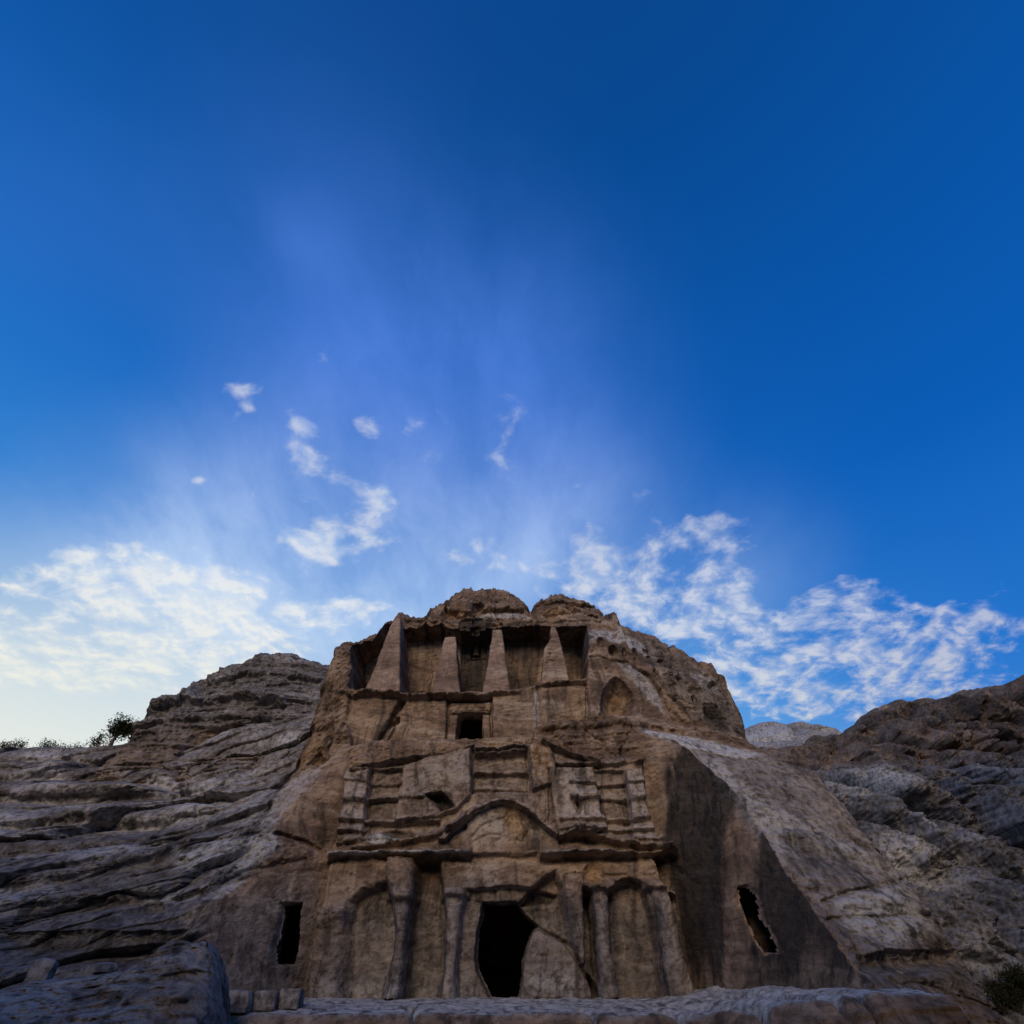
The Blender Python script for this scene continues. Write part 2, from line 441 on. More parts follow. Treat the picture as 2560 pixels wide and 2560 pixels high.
def tag(o, label=None, cat=None, group=None, kind=None):
    if label: o['label'] = label
    if cat: o['category'] = cat
    if group: o['group'] = group
    if kind: o['kind'] = kind
    return o
def thing(name, loc, label, cat, group=None):
    o = bpy.data.objects.new(name, None); COL.objects.link(o); o.location = loc
    o.empty_display_size = 0.3
    return tag(o, label, cat, group)
def adopt(child, parent):
    """make child (whose mesh is stored around parent's location) a part of parent"""
    child.parent = parent
    child.location = Vector(child.location) - Vector(world_loc(parent))
    return child
def world_loc(o):
    v = Vector(o.location)
    while o.parent: o = o.parent; v = v + Vector(o.location)
    return v

# ------------------------------------------------------------------ materials
def rock_material(name, base=(0.405, 0.276, 0.178), alt=(0.195, 0.127, 0.082), light=(0.60, 0.475, 0.345),
                  grey=(0.235, 0.228, 0.216), bump=1.0, streak=1.0, band=1.0, use_att=True):
    m = bpy.data.materials.new(name); m.use_nodes = True
    t = m.node_tree; t.nodes.clear(); b = NB(t)
    P = b.n('ShaderNodeNewGeometry').outputs['Position']
    N = b.n('ShaderNodeNewGeometry').outputs['Normal']
    def att(k):
        a = b.n('ShaderNodeAttribute', attribute_name=k); return a.outputs['Fac']
    wob = b.noise(P, 0.35, 3.0, 0.5, col=True)
    Pw = b.v('ADD', P, b.v('SCALE', wob, 1.3))
    x, y, z = b.sep(Pw)[:3]
    zt = b.m('ADD', z, b.m('MULTIPLY', x, 0.14))
    bandv = b.comb(b.m('MULTIPLY', x, 0.10), b.m('MULTIPLY', y, 0.10), b.m('MULTIPLY', zt, 2.1))
    bands = b.noise(bandv, 1.0, 7.0, 0.62)
    strv = b.comb(b.m('MULTIPLY', x, 1.9), b.m('MULTIPLY', y, 1.2), b.m('MULTIPLY', z, 0.10))
    strk = b.noise(strv, 1.0, 5.0, 0.6)
    patch = b.noise(P, 0.45, 7.0, 0.66)
    mott = b.noise(P, 3.2, 6.0, 0.65)
    grain = b.noise(P, 26.0, 3.0, 0.6)
    c = b.mix(b.ss(patch, 0.40, 0.60), alt, base)
    c = b.mix(b.m('MULTIPLY', b.ss(bands, 0.50, 0.72), 0.65 * band), c, light)
    c = b.mix(b.m('MULTIPLY', b.ss(bands, 0.47, 0.30), 0.70 * band), c, tuple(q * 0.45 for q in alt))
    zf = b.m('ADD', b.sep(P)[2], b.m('ADD', b.m('MULTIPLY', b.sep(P)[0], -0.22), b.m('MULTIPLY', b.sep(wob)[2], 1.6)))
    fineb = b.noise(b.comb(b.m('MULTIPLY', x, 0.35), b.m('MULTIPLY', y, 0.35), b.m('MULTIPLY', zf, 8.0)), 1.0, 6.0, 0.66)
    c = b.mix(b.m('MULTIPLY', b.ss(fineb, 0.52, 0.34), 0.42 * band), c, tuple(q * 0.40 for q in alt))
    c = b.mix(b.m('MULTIPLY', b.ss(fineb, 0.55, 0.74), 0.30 * band), c, light)
    if use_att:
        gy = att('grey')
        gcol = b.mix(b.ss(mott, 0.35, 0.68), tuple(q * 0.62 for q in grey), tuple(q * 1.35 for q in grey))
        gcol = b.mix(b.m('MULTIPLY', b.ss(bands, 0.48, 0.32), 0.40), gcol, tuple(q * 0.42 for q in grey))
        c = b.mix(b.m('MULTIPLY', gy, b.ss(patch, 0.25, 0.55, 0.55, 1.0)), c, gcol)
        oc = b.mix(b.ss(mott, 0.35, 0.7), (0.26, 0.135, 0.045), (0.50, 0.32, 0.13))
        c = b.mix(b.m('MULTIPLY', att('ochre'), b.ss(bands, 0.30, 0.62, 0.35, 1.0)), c, oc)
        pl = b.mix(b.ss(mott, 0.3, 0.65), (0.36, 0.34, 0.31), (0.62, 0.595, 0.55))
        c = b.mix(b.m('MULTIPLY', att('pale'), b.ss(b.m('ADD', b.m('ADD', mott, b.m('MULTIPLY', patch, 0.5)), b.m('MULTIPLY', att('pale'), 0.22)), 0.56, 0.90)), c, pl)
    c = b.mix(b.m('MULTIPLY', b.ss(strk, 0.53, 0.66), 0.72 * streak), c, (0.050, 0.040, 0.032))
    c = b.mix(b.m('MULTIPLY', b.ss(strk, 0.44, 0.28), 0.42 * streak), c, light)
    if use_att:
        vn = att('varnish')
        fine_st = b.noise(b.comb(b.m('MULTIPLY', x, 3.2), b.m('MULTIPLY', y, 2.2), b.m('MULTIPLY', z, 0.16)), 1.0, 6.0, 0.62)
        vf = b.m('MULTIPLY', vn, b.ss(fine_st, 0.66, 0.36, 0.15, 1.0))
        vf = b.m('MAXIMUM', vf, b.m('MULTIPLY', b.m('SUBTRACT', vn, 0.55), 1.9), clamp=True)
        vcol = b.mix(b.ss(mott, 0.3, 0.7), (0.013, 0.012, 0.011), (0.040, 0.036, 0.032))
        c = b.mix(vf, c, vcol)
    c = b.mix(b.m('MULTIPLY', b.ss(grain, 0.40, 0.66), 0.32), c, b.mix(0.5, c, (0.02, 0.018, 0.016)))
    c = b.mix(b.m('MULTIPLY', b.ss(mott, 0.54, 0.32), 0.70), c, b.mix(0.6, c, (0.03, 0.025, 0.02)))
    bs = b.n('ShaderNodeBsdfPrincipled')
    b.put(bs.inputs['Base Color'], c)
    bs.inputs['Roughness'].default_value = 0.93
    bs.inputs['Specular IOR Level'].default_value = 0.18
    h = b.m('ADD', b.m('MULTIPLY', b.noise(P, 2.6, 8.0, 0.68), 0.16), b.m('MULTIPLY', bands, 0.09))
    h = b.m('ADD', h, b.m('MULTIPLY', b.noise(P, 17.0, 5.0, 0.7), 0.030))
    h = b.m('ADD', h, b.m('MULTIPLY', fineb, 0.06))
    bp = b.n('ShaderNodeBump'); bp.inputs['Strength'].default_value = 0.85 * bump; bp.inputs['Distance'].default_value = 1.0
    b.put(bp.inputs['Height'], h)
    t.links.new(bp.outputs[0], bs.inputs['Normal'])
    o = b.n('ShaderNodeOutputMaterial'); t.links.new(bs.outputs[0], o.inputs[0])
    return m
ROCK = rock_material('sandstone')
ROCK_FAR = rock_material('sandstone_far', bump=0.75, streak=0.45, band=0.45)

# ------------------------------------------------------------------ the main cliff with both tombs
IDS = {}
def pid(name):
    if name not in IDS: IDS[name] = len(IDS) + 1
    return IDS[name]
def A2(u, v, Y):
    p = at(u, v, Y); return (p[0], p[2])
def Q(Y, *uv):
    """polygon measured at one distance"""
    return [A2(u, v, Y) for u, v in uv]
def V3(*uvy): return [A2(*p) for p in uvy]

crestM = [at(-330, 2165, 27.0), at(-120, 2150, 27.5), at(0, 2140, 28), at(200, 2112, 29), at(440, 2085, 30), at(560, 2012, 31.5), at(690, 1962, 32.5),
          atx(715, 1925, -11.75), atx(745, 1868, -11.62), atx(765, 1830, -11.52), atx(792, 1765, -11.44), atx(810, 1700, -11.37), atx(814, 1640, -11.30),
          at(824, 1618, 34.4), at(840, 1606, 35), at(862, 1601, 35.4), at(880, 1609, 36), at(893, 1617, 36.5), at(915, 1600, 37.4), at(935, 1591, 37.6), at(953, 1592, 37),
          at(965, 1577, 36.5), at(976, 1556, 36.3), at(990, 1546, 36.2), at(1000, 1537, 36.4), at(1008, 1534, 36.6), at(1018, 1538, 36.9), at(1033, 1551, 37.6), at(1060, 1546, 38.2),
          at(1075, 1538, 38.5), at(1083, 1522, 38.8), at(1092, 1516, 39), at(1102, 1522, 39.2), at(1116, 1519, 39.5), at(1124, 1504, 40), at(1132, 1490, 40.4), at(1148, 1483, 40.6),
          at(1170, 1479, 41), at(1200, 1480, 41.2), at(1230, 1479, 41.2), at(1242, 1477, 41.2), at(1258, 1483, 41), at(1290, 1492, 40.6), at(1305, 1506, 40.2), at(1318, 1520, 39.8), at(1326, 1532, 39.5),
          at(1334, 1520, 39.5), at(1350, 1506, 39.6), at(1375, 1496, 39.8), at(1400, 1496, 39.8), at(1440, 1506, 39.6), at(1478, 1518, 39.4), at(1505, 1538, 39.0), at(1525, 1560, 38.6), at(1537, 1573, 38.3),
          at(1560, 1576, 38.2), at(1590, 1586, 38.1), at(1605, 1588, 38), at(1632, 1610, 37.9), at(1660, 1628, 37.9), at(1668, 1622, 37.9), at(1678, 1621, 37.9), at(1692, 1640, 37.8),
          at(1735, 1664, 37.7), at(1770, 1682, 37.6), at(1795, 1688, 37.5), at(1806, 1702, 37.4), at(1818, 1728, 37.3), at(1836, 1738, 37.2), at(1844, 1748, 37.1), atx(1842, 1760, 14.02),
          atx(1836, 1768, 14.06), atx(1850, 1790, 14.14), atx(1876, 1815, 14.3), atx(1893, 1845, 14.42), atx(1902, 1880, 14.52),
          at(1960, 1903, 34.2), at(2040, 1920, 33.0), atx(2085, 1940, 16.1), atx(2130, 2000, 16.15), atx(2200, 2120, 16.2), atx(2280, 2230, 16.24), atx(2380, 2350, 16.28), atx(2425, 2432, 16.32), atx(2560, 2570, 16.4), (17.4, 34, 0.4)]
xs = np.concatenate([np.arange(-24, -12.6, 0.10), np.arange(-12.6, -11.95, 0.040), np.arange(-11.95, -11.2, 0.014), np.arange(-11.2, 10.6, 0.040), np.arange(10.6, 17.4, 0.065)])
M = Sheet(xs, 0.3, crestM, 560, warp=0.085)
NAT = [ # natural rock, (u, v, distance)
    (0, 2140, 28), (0, 2300, 26), (0, 2450, 24.5), (0, 2560, 23.5), (200, 2112, 29), (200, 2300, 26.5), (200, 2500, 24), (440, 2085, 30), (400, 2250, 27.2), (420, 2400, 26), (480, 2500, 25.6),
    (-300, 2150, 27), (-300, 2560, 22.5), (560, 2012, 31.5), (690, 1962, 32.5), (600, 2070, 30.4), (560, 2140, 28.8), (680, 2075, 29.8), (700, 2020, 30.7), (500, 2280, 26.6), (500, 2470, 26.2),
    (830, 1905, 31.9), (760, 1990, 30.8),
    (800, 2140, 30.3), (770, 2480, 30.3), (640, 2250, 28.3), (640, 2450, 28.3), (700, 2130, 29.4), (820, 1965, 31.4), (800, 2080, 30.9), (845, 1935, 31.6), (740, 2540, 30.2), (560, 2540, 27),
    (815, 1640, 34.5), (840, 1680, 33.8), (870, 1640, 34.2), (800, 1760, 34), (850, 1800, 33.4), (760, 1880, 33.6), (720, 1920, 33.8), (880, 1865, 33.0), (870, 1720, 33.6), (800, 1900, 32.9),
    (960, 1600, 37), (930, 1600, 37), (1030, 1560, 37.2), (1100, 1530, 38.5), (1100, 1560, 37.2), (1200, 1478, 41), (1280, 1520, 39.4), (1240, 1550, 37.8), (1180, 1562, 37), (1300, 1562, 36.9),
    (1420, 1500, 39.5), (1500, 1560, 37.8), (1400, 1560, 36.9), (1330, 1540, 38.6), (1465, 1562, 36.4), (1170, 1510, 39.2),
    (1480, 1590, 34.6), (1472, 1700, 33.7), (1550, 1640, 34.6), (1600, 1620, 36), (1700, 1720, 36), (1650, 1700, 35), (1600, 1790, 33.8), (1700, 1820, 34.5), (1780, 1800, 35.3), (1830, 1760, 36.6), (1890, 1860, 36),
    (1780, 1720, 36.8), (1750, 1690, 37),
    (1345, 1825, 32.9), (1450, 1814, 32.8), (1580, 1812, 32.9), (1450, 1880, 31.7), (1580, 1892, 31.6), (1340, 1860, 31.8), (900, 1890, 31.6), (1000, 1880, 31.6), (1180, 1860, 32.2), (1260, 1855, 32.4),
    (1590, 1832, 32.2), (1700, 1858, 31.4), (1900, 1885, 32.5), (2060, 1935, 31.5), (1850, 2000, 28.2), (2000, 2000, 29), (2120, 2080, 28.4), (1950, 2150, 26), (2150, 2200, 26), (2050, 2300, 24), (2250, 2250, 26.2),
    (2160, 2450, 22.3), (2300, 2400, 24.5), (2500, 2540, 24.5), (2250, 2560, 21.8), (1900, 1940, 30.0), (1780, 1925, 29.6), (2000, 2560, 22)]
M.D[:] = rbf([at(*p) for p in NAT])(M.X, M.Z)

# --- cut faces: right court wall
WALL = [(1592, 1836, 32.1), (1625, 1905, 31.3), (1650, 2110, 30.9), (1700, 2250, 30.7), (1728, 2400, 30.6), (1740, 2495, 30.5), (1745, 2560, 30.5),
        (2180, 2560, 21.4), (2160, 2452, 22.3), (2105, 2385, 23.0), (2050, 2300, 24.0), (2005, 2232, 24.9), (1950, 2150, 26), (1900, 2070, 27.1), (1850, 2000, 28.2), (1800, 1944, 29.1), (1750, 1898, 30.0), (1685, 1850, 31.1)]
wall_poly = V3(*WALL)
wall_fn = rbf([at(*p) for p in WALL])
wall_poly = [(x - 1.3, z) if k in (1, 2, 3, 4, 5, 6) else (x, z) for k, (x, z) in enumerate(wall_poly)]
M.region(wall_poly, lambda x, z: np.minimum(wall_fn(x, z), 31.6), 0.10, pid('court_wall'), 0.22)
# --- left court wall with the window, and the brown return above it
LW = [(500, 2285, 26.6), (560, 2240, 27.3), (640, 2205, 28.4), (720, 2170, 29.4), (812, 2135, 30.5), (800, 2250, 30.6), (775, 2400, 30.6), (758, 2520, 30.6), (640, 2540, 28.4), (500, 2540, 26.2), (490, 2400, 26.3)]
lw_fn = rbf([at(*p) for p in LW])
M.region([(x + 1.0, z) if k in (4, 5, 6, 7) else (x, z) for k, (x, z) in enumerate(V3(*LW))], lambda x, z: np.minimum(lw_fn(x, z), 31.2), 0.7, pid('window_wall'), 0.25)
LT = [(690, 2078, 29.7), (760, 1990, 30.8), (835, 1905, 31.8), (868, 1915, 31.6), (850, 1990, 31.5), (835, 2110, 31.3), (815, 2122, 31.2), (760, 2108, 30.2)]
lt_fn = rbf([at(*p) for p in LT])
M.region([(x + 0.8, z) if k in (3, 4, 5, 6) else (x, z) for k, (x, z) in enumerate(V3(*LT))], lambda x, z: np.minimum(lt_fn(x, z), 32.2), 0.3, pid('return_wall'), 0.2)
# --- lower facade
YF = 30.0
fac = lambda x, z: YF + 0.035 * (z - 1.7)
low = Q(YF, (762, 2560), (765, 2500), (790, 2320), (812, 2200), (826, 2132), (835, 2115), (1690, 2112), (1640, 2140), (1655, 2200), (1690, 2300), (1722, 2440), (1738, 2500), (1745, 2560))
M.region(low, fac, 0.14, pid('lower_wall'), 0.3)
att_poly = Q(30.5, (826, 2132), (838, 2080), (848, 2010), (862, 1930), (880, 1914), (1000, 1893), (1100, 1876), (1185, 1852), (1240, 1862), (1320, 1848), (1352, 1842), (1420, 1872), (1500, 1900), (1560, 1898), (1614, 1892), (1612, 1940), (1625, 2020), (1640, 2090), (1660, 2132))
M.region(att_poly, lambda x, z: 30.75 + 0.03 * (z - 8), 0.12, pid('attic_wall'), 0.3)

# lower storey: end pilaster, panels, shafts
f = lambda *uv: Q(YF, *uv)
M.relief(f((872, 2255), (905, 2228), (965, 2205), (985, 2245), (988, 2330), (975, 2440), (955, 2500), (860, 2510), (868, 2400), (872, 2300)), 0.75, 0.38, pid('recess_panel_a'))
M.relief(f((1042, 2150), (1096, 2150), (1104, 2215), (1112, 2260), (1116, 2300), (1110, 2420), (1098, 2505), (1000, 2505), (1014, 2420), (1022, 2330), (1030, 2270), (1040, 2220)), 1.10, 0.26, pid('recess_panel_b'))
M.relief(f((1525, 2290), (1526, 2230), (1545, 2205), (1580, 2196), (1605, 2205), (1620, 2235), (1634, 2300), (1648, 2400), (1660, 2500), (1545, 2500), (1530, 2400)), 0.95, 0.22, pid('recess_panel_c'))
M.relief(f((1458, 2222), (1478, 2235), (1484, 2300), (1488, 2390), (1490, 2450), (1472, 2430), (1462, 2380), (1460, 2300)), 1.3, 0.12, pid('recess_panel_d'))
# the broken bay right of the door: rock fallen away in a hollow slope
M.relief(f((1296, 2260), (1330, 2222), (1388, 2178), (1404, 2215), (1410, 2270), (1425, 2330), (1436, 2372), (1405, 2352), (1360, 2322), (1320, 2300)), 0.75, 0.30, pid('broken_bay'))
M.relief(f((1160, 2222), (1290, 2215), (1400, 2232), (1380, 2250), (1300, 2262), (1200, 2258), (1165, 2250)), 0.40, 0.12, pid('lintel_recess'))
M.relief(f((1345, 2320), (1405, 2352), (1436, 2392), (1466, 2440), (1490, 2500), (1305, 2500), (1318, 2400)), -0.16, 0.22, pid('dado_block'))
M.relief(f((1165, 2250), (1205, 2252), (1190, 2400), (1215, 2495), (1140, 2500), (1142, 2400), (1150, 2330)), 0.22, 0.20)
M.groove(f((1345, 2312), (1385, 2334), (1418, 2350), (1436, 2392), (1466, 2438), (1480, 2470), (1492, 2500)), 0.06, 0.45)
M.relief(f((1466, 2438), (1478, 2440), (1496, 2492), (1484, 2498)), 0.9, 0.08)
# shafts
def shaft(name, pts, bulge, power=0.5):
    M.column([A2(u, v, YF) + (r * YF / ray(u, v)[1] / FOC,) for u, v, r in pts], bulge, pid(name), power)
shaft('column_a', [(830, 2278, 42), (828, 2300, 40), (818, 2340, 40), (812, 2420, 44), (808, 2505, 50)], 0.42, 0.5)
shaft('column_b', [(1003, 2145, 38), (1003, 2225, 36), (1003, 2240, 32), (1006, 2280, 25), (1003, 2330, 20), (996, 2400, 22), (985, 2450, 26), (975, 2500, 34)], 0.72)
shaft('column_c', [(1135, 2222, 30), (1136, 2250, 28), (1133, 2300, 21), (1128, 2360, 18), (1124, 2430, 20), (1120, 2500, 34)], 0.66)
shaft('column_d', [(1432, 2180, 28), (1436, 2230, 25), (1440, 2290, 21), (1446, 2340, 19), (1450, 2380, 14), (1452, 2410, 5)], 0.50)
shaft('column_e', [(1499, 2222, 24), (1499, 2260, 21), (1502, 2320, 21), (1508, 2380, 19), (1515, 2440, 23), (1520, 2500, 32)], 0.80)
shaft('column_f', [(1660, 2220, 32), (1662, 2260, 27), (1665, 2310, 24), (1675, 2380, 29), (1688, 2430, 34), (1700, 2500, 44)], 0.80)
# capitals and the left end block
M.ledge(f((792, 2282), (830, 2276), (862, 2268), (884, 2262)), 0.60, 0.42, 0.14, pid('capital_a'))
M.ledge(f((1455, 2214), (1480, 2218), (1510, 2216), (1538, 2214)), 0.22, 0.62, 0.10, pid('capital_b'))
M.ledge(f((1612, 2214), (1650, 2212), (1690, 2218), (1700, 2226)), 0.24, 0.62, 0.10, pid('capital_c'))
M.ledge(f((962, 2238), (1044, 2240)), 0.22, 0.34, 0.06, pid('capital_d'))
M.ledge(f((1098, 2236), (1172, 2236)), 0.20, 0.36, 0.06, pid('capital_e'))
# small string courses of the right architrave
for a, c in ((1408, 1456), (1512, 1572), (1612, 1640)):
    M.ledge(f((a, 2179), (c, 2179)), 0.07, 0.07, 0.05)
M.bowl(f((1458, 2200), (1462, 2170), (1475, 2155), (1495, 2150), (1510, 2162), (1514, 2190), (1508, 2212), (1480, 2216)), 0.28, 0.25, pid('chipped_hollow'))
M.paint('ochre', f((1458, 2200), (1462, 2170), (1475, 2155), (1495, 2150), (1510, 2162), (1514, 2190), (1508, 2212), (1480, 2216)), 0.55, 0.1)
# the main doorway: a room behind the wall
door = f((1206, 2252), (1288, 2250), (1300, 2262), (1312, 2282), (1334, 2300), (1346, 2310), (1332, 2330), (1318, 2370), (1310, 2400), (1304, 2450), (1297, 2497), (1222, 2499), (1208, 2465), (1194, 2430), (1188, 2400), (1192, 2330))
M.region(door, 31.3, 0.05, pid('doorway'), 0.2); HOLES = [(door, 'hole_door')]

# main cornice and lower pediment
g = lambda *uv: Q(30.2, *uv)
M.ledge(g((822, 2134), (930, 2130), (1040, 2135), (1110, 2132), (1180, 2134)), 0.20, 0.80, 0.24, pid('cornice_left'))
M.ledge(g((1180, 2134), (1245, 2134), (1290, 2138), (1340, 2134)), 0.12, 0.24, 0.04, pid('cornice_middle'))
M.ledge(g((1350, 2136), (1420, 2132), (1500, 2130), (1600, 2128), (1668, 2126)), 0.20, 0.85, 0.26, pid('cornice_right'))
M.relief(g((1352, 2130), (1362, 2090), (1430, 2076), (1520, 2094), (1600, 2112), (1670, 2126)), -0.10, 0.06, pid('pediment_field'))
M.ledge(g((1396, 2084), (1412, 2076), (1440, 2076), (1480, 2082), (1540, 2096), (1600, 2108), (1650, 2112), (1690, 2122)), 0.24, 1.00, 0.25, pid('raking_cornice'))
# worn left half of the pediment: bulging eroded lumps
M.relief(g((850, 2122), (858, 2085), (930, 2074), (1000, 2088), (1080, 2084), (1130, 2060), (1170, 2080), (1180, 2130)), -0.22, 0.35, pid('worn_pediment'))
M.ledge(g((850, 2122), (910, 2112), (1000, 2100), (1070, 2082), (1130, 2062), (1165, 2040)), 0.22, 0.50, 0.20, pid('worn_raking_cornice'))
M.ledge(g((856, 2100), (905, 2090), (960, 2090), (1000, 2098)), 0.16, 0.30, 0.08)
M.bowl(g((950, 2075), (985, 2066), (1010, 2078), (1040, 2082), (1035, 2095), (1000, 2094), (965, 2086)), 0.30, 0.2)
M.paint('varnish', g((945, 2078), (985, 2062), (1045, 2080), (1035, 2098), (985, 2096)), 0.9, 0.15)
M.paint('pale', g((910, 2098), (935, 2078), (980, 2086), (1000, 2098), (940, 2112)), 0.9, 0.12)
# arched middle pediment
def arc(cu, cv, ru, rv, a0, a1, n=24):
    return [(cu + ru * math.cos(math.radians(a0 + (a1 - a0) * k / n)), cv - rv * math.sin(math.radians(a0 + (a1 - a0) * k / n))) for k in range(n + 1)]
outer = [(1092, 2100), (1118, 2068), (1150, 2036), (1190, 2012), (1230, 1998), (1262, 1992), (1290, 1996), (1320, 2010), (1350, 2035), (1372, 2058), (1396, 2080)]
inner = [(1392, 2092), (1366, 2072), (1342, 2046), (1312, 2022), (1284, 2008), (1258, 2004), (1226, 2010), (1192, 2026), (1160, 2048), (1132, 2078), (1112, 2108)]
M.relief(g(*(outer + [(1400, 2132), (1180, 2134), (1100, 2130)])), -0.20, 0.10, pid('arch_field'))
M.relief(g(*(outer + inner)), -0.58, 0.06, pid('arch_moulding'))
M.bowl(g((1258, 2004), (1300, 2014), (1340, 2046), (1366, 2072), (1340, 2120), (1310, 2128), (1280, 2096), (1262, 2060)), 0.34, 0.5, pid('broken_hollow'))
M.paint('ochre', g((1256, 2006), (1296, 2012), (1310, 2040), (1318, 2080), (1300, 2096), (1278, 2080), (1262, 2050)), 0.95, 0.12)
M.relief(g((1272, 2050), (1300, 2046), (1318, 2070), (1304, 2096), (1286, 2090)), -0.20, 0.16)
M.groove(g((1180, 2086), (1200, 2062), (1240, 2044), (1262, 2040)), 0.05, 0.14)
M.groove(g((1180, 2100), (1215, 2084), (1250, 2084)), 0.05, 0.12)

# attic storey
h = lambda *uv: Q(30.7, *uv)
M.relief(h((866, 1924), (926, 1920), (922, 1962), (915, 2000), (912, 2050), (906, 2112), (842, 2112), (858, 2010), (862, 1960)), -0.34, 0.08, pid('attic_pilaster_a'))
M.relief(h((1008, 1918), (1060, 1896), (1120, 1880), (1176, 1862), (1178, 1990), (1140, 2030), (1090, 2046), (990, 2052), (996, 1960), (1006, 1940)), -0.34, 0.08, pid('half_pediment_left'))
M.relief(h((998, 2000), (1060, 1996), (1070, 2030), (1060, 2052), (990, 2052)), -0.08, 0.10, pid('pilaster_stump'))
M.relief(h((1384, 1918), (1486, 1918), (1494, 1990), (1444, 1992), (1448, 2020), (1456, 2078), (1390, 2078), (1378, 1990)), -0.32, 0.07, pid('half_pediment_right'))
M.relief(h((1446, 1992), (1500, 1992), (1502, 2030), (1516, 2050), (1520, 2075), (1440, 2100), (1450, 2048), (1456, 2020)), -0.36, 0.07, pid('attic_pilaster_b'))
M.relief(h((1564, 1924), (1602, 1924), (1612, 1990), (1622, 2040), (1636, 2076), (1640, 2110), (1575, 2105), (1578, 2040), (1570, 1980)), -0.40, 0.07, pid('attic_pilaster_c'))
M.relief(h((1345, 1845), (1380, 1862), (1392, 1910), (1380, 1960), (1330, 1978), (1322, 1920), (1326, 1860)), -0.34, 0.10, pid('ochre_block'))
M.paint('ochre', h((1325, 1860), (1350, 1852), (1384, 1880), (1384, 1915), (1365, 1945), (1330, 1942)), 0.95, 0.10)
M.relief(h((1182, 1872), (1320, 1864), (1322, 1975), (1182, 1978)), 0.45, 0.06, pid('tholos_wall'))
M.relief(h((926, 1926), (1000, 1922), (994, 1995), (920, 1995)), 0.18, 0.06, pid('attic_bay_a'))
M.relief(h((922, 2004), (992, 2000), (988, 2048), (914, 2052)), 0.16, 0.06, pid('attic_bay_b'))
M.relief(h((1492, 1925), (1560, 1925), (1570, 1990), (1572, 2045), (1510, 2045), (1500, 1990)), 0.25, 0.05, pid('attic_bay_c'))
M.bowl(h((1428, 1992), (1446, 1994), (1456, 2010), (1454, 2035), (1446, 2044), (1438, 2020)), 0.40, 0.1)
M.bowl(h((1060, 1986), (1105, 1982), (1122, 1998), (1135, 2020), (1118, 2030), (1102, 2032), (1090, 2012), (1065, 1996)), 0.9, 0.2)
# horizontal courses
M.ledge(h((862, 1952), (926, 1953)), 0.08, 0.14, 0.06)
M.ledge(h((920, 1958), (1004, 1960)), 0.08, 0.20, 0.06)
M.ledge(h((853, 2000), (890, 1996), (926, 1996)), 0.20, 0.40, 0.10, pid('attic_capital_a'))
M.ledge(h((924, 1998), (1000, 1996), (1060, 1994)), 0.10, 0.30, 0.10)
M.ledge(h((846, 2051), (915, 2052)), 0.14, 0.34, 0.12)
M.ledge(h((914, 2056), (1060, 2052), (1100, 2050)), 0.14, 0.40, 0.14, pid('plinth_course_left'))
M.ledge(h((842, 2079), (920, 2080)), 0.12, 0.34, 0.12)
M.ledge(h((1438, 1992), (1502, 1990)), 0.22, 0.42, 0.08, pid('attic_capital_b'))
M.ledge(h((1558, 1992), (1618, 1992)), 0.22, 0.42, 0.08, pid('attic_capital_c'))
M.ledge(h((1500, 1994), (1560, 1994)), 0.10, 0.30, 0.10)
M.ledge(h((1420, 1956), (1490, 1955), (1560, 1957), (1610, 1956)), 0.09, 0.24, 0.10, pid('string_course'))
M.ledge(h((1396, 2048), (1514, 2046)), 0.16, 0.40, 0.12, pid('attic_base_a'))
M.ledge(h((1514, 2048), (1576, 2048), (1636, 2045)), 0.16, 0.38, 0.14, pid('attic_base_b'))
M.ledge(h((1430, 2078), (1560, 2078), (1642, 2077)), 0.12, 0.36, 0.12, pid('plinth_course_right'))
M.groove(h((1376, 1925), (1372, 2048)), 0.06, 0.30)
M.groove(h((1490, 1925), (1498, 1990), (1506, 2045)), 0.06, 0.25)
M.groove(h((1562, 1925), (1570, 1990), (1574, 2045)), 0.06, 0.25)
M.groove(h((928, 1926), (922, 1990), (914, 2050)), 0.06, 0.22)
M.groove(h((1003, 1922), (998, 1990)), 0.06, 0.25)
M.groove(h((1180, 1870), (1181, 1980)), 0.07, 0.35)
M.groove(h((1321, 1866), (1324, 1976)), 0.08, 0.40)
M.ledge(h((1184, 1874), (1318, 1870)), 0.22, 0.55, 0.14, pid('tholos_cornice'))
M.ledge(h((1184, 1924), (1320, 1924)), 0.16, 0.36, 0.12, pid('tholos_course'))
M.ledge(h((1184, 1964), (1320, 1968)), 0.12, 0.20, 0.06)
M.ledge(h((880, 1916), (930, 1908), (1000, 1898), (1060, 1886), (1120, 1872), (1184, 1850), (1188, 1856)), 0.18, 0.60, 0.16, pid('raking_cornice_left'))
M.ledge(h((876, 1924), (930, 1920), (1004, 1920)), 0.10, 0.24, 0.06)
M.ledge(h((1352, 1846), (1400, 1866), (1450, 1884), (1502, 1904)), 0.18, 0.75, 0.18, pid('raking_cornice_right'))
M.ledge(h((1390, 1910), (1500, 1908)), 0.12, 0.46, 0.12, pid('half_pediment_cornice'))
M.ledge(h((1500, 1908), (1550, 1906)), 0.13, 0.34, 0.08)
M.ledge(h((1552, 1896), (1580, 1890), (1614, 1896)), 0.26, 0.62, 0.14, pid('end_cornice'))
M.bowl(h((1140, 1862), (1170, 1845), (1185, 1846), (1186, 1862), (1160, 1870)), -0.45, 0.12)

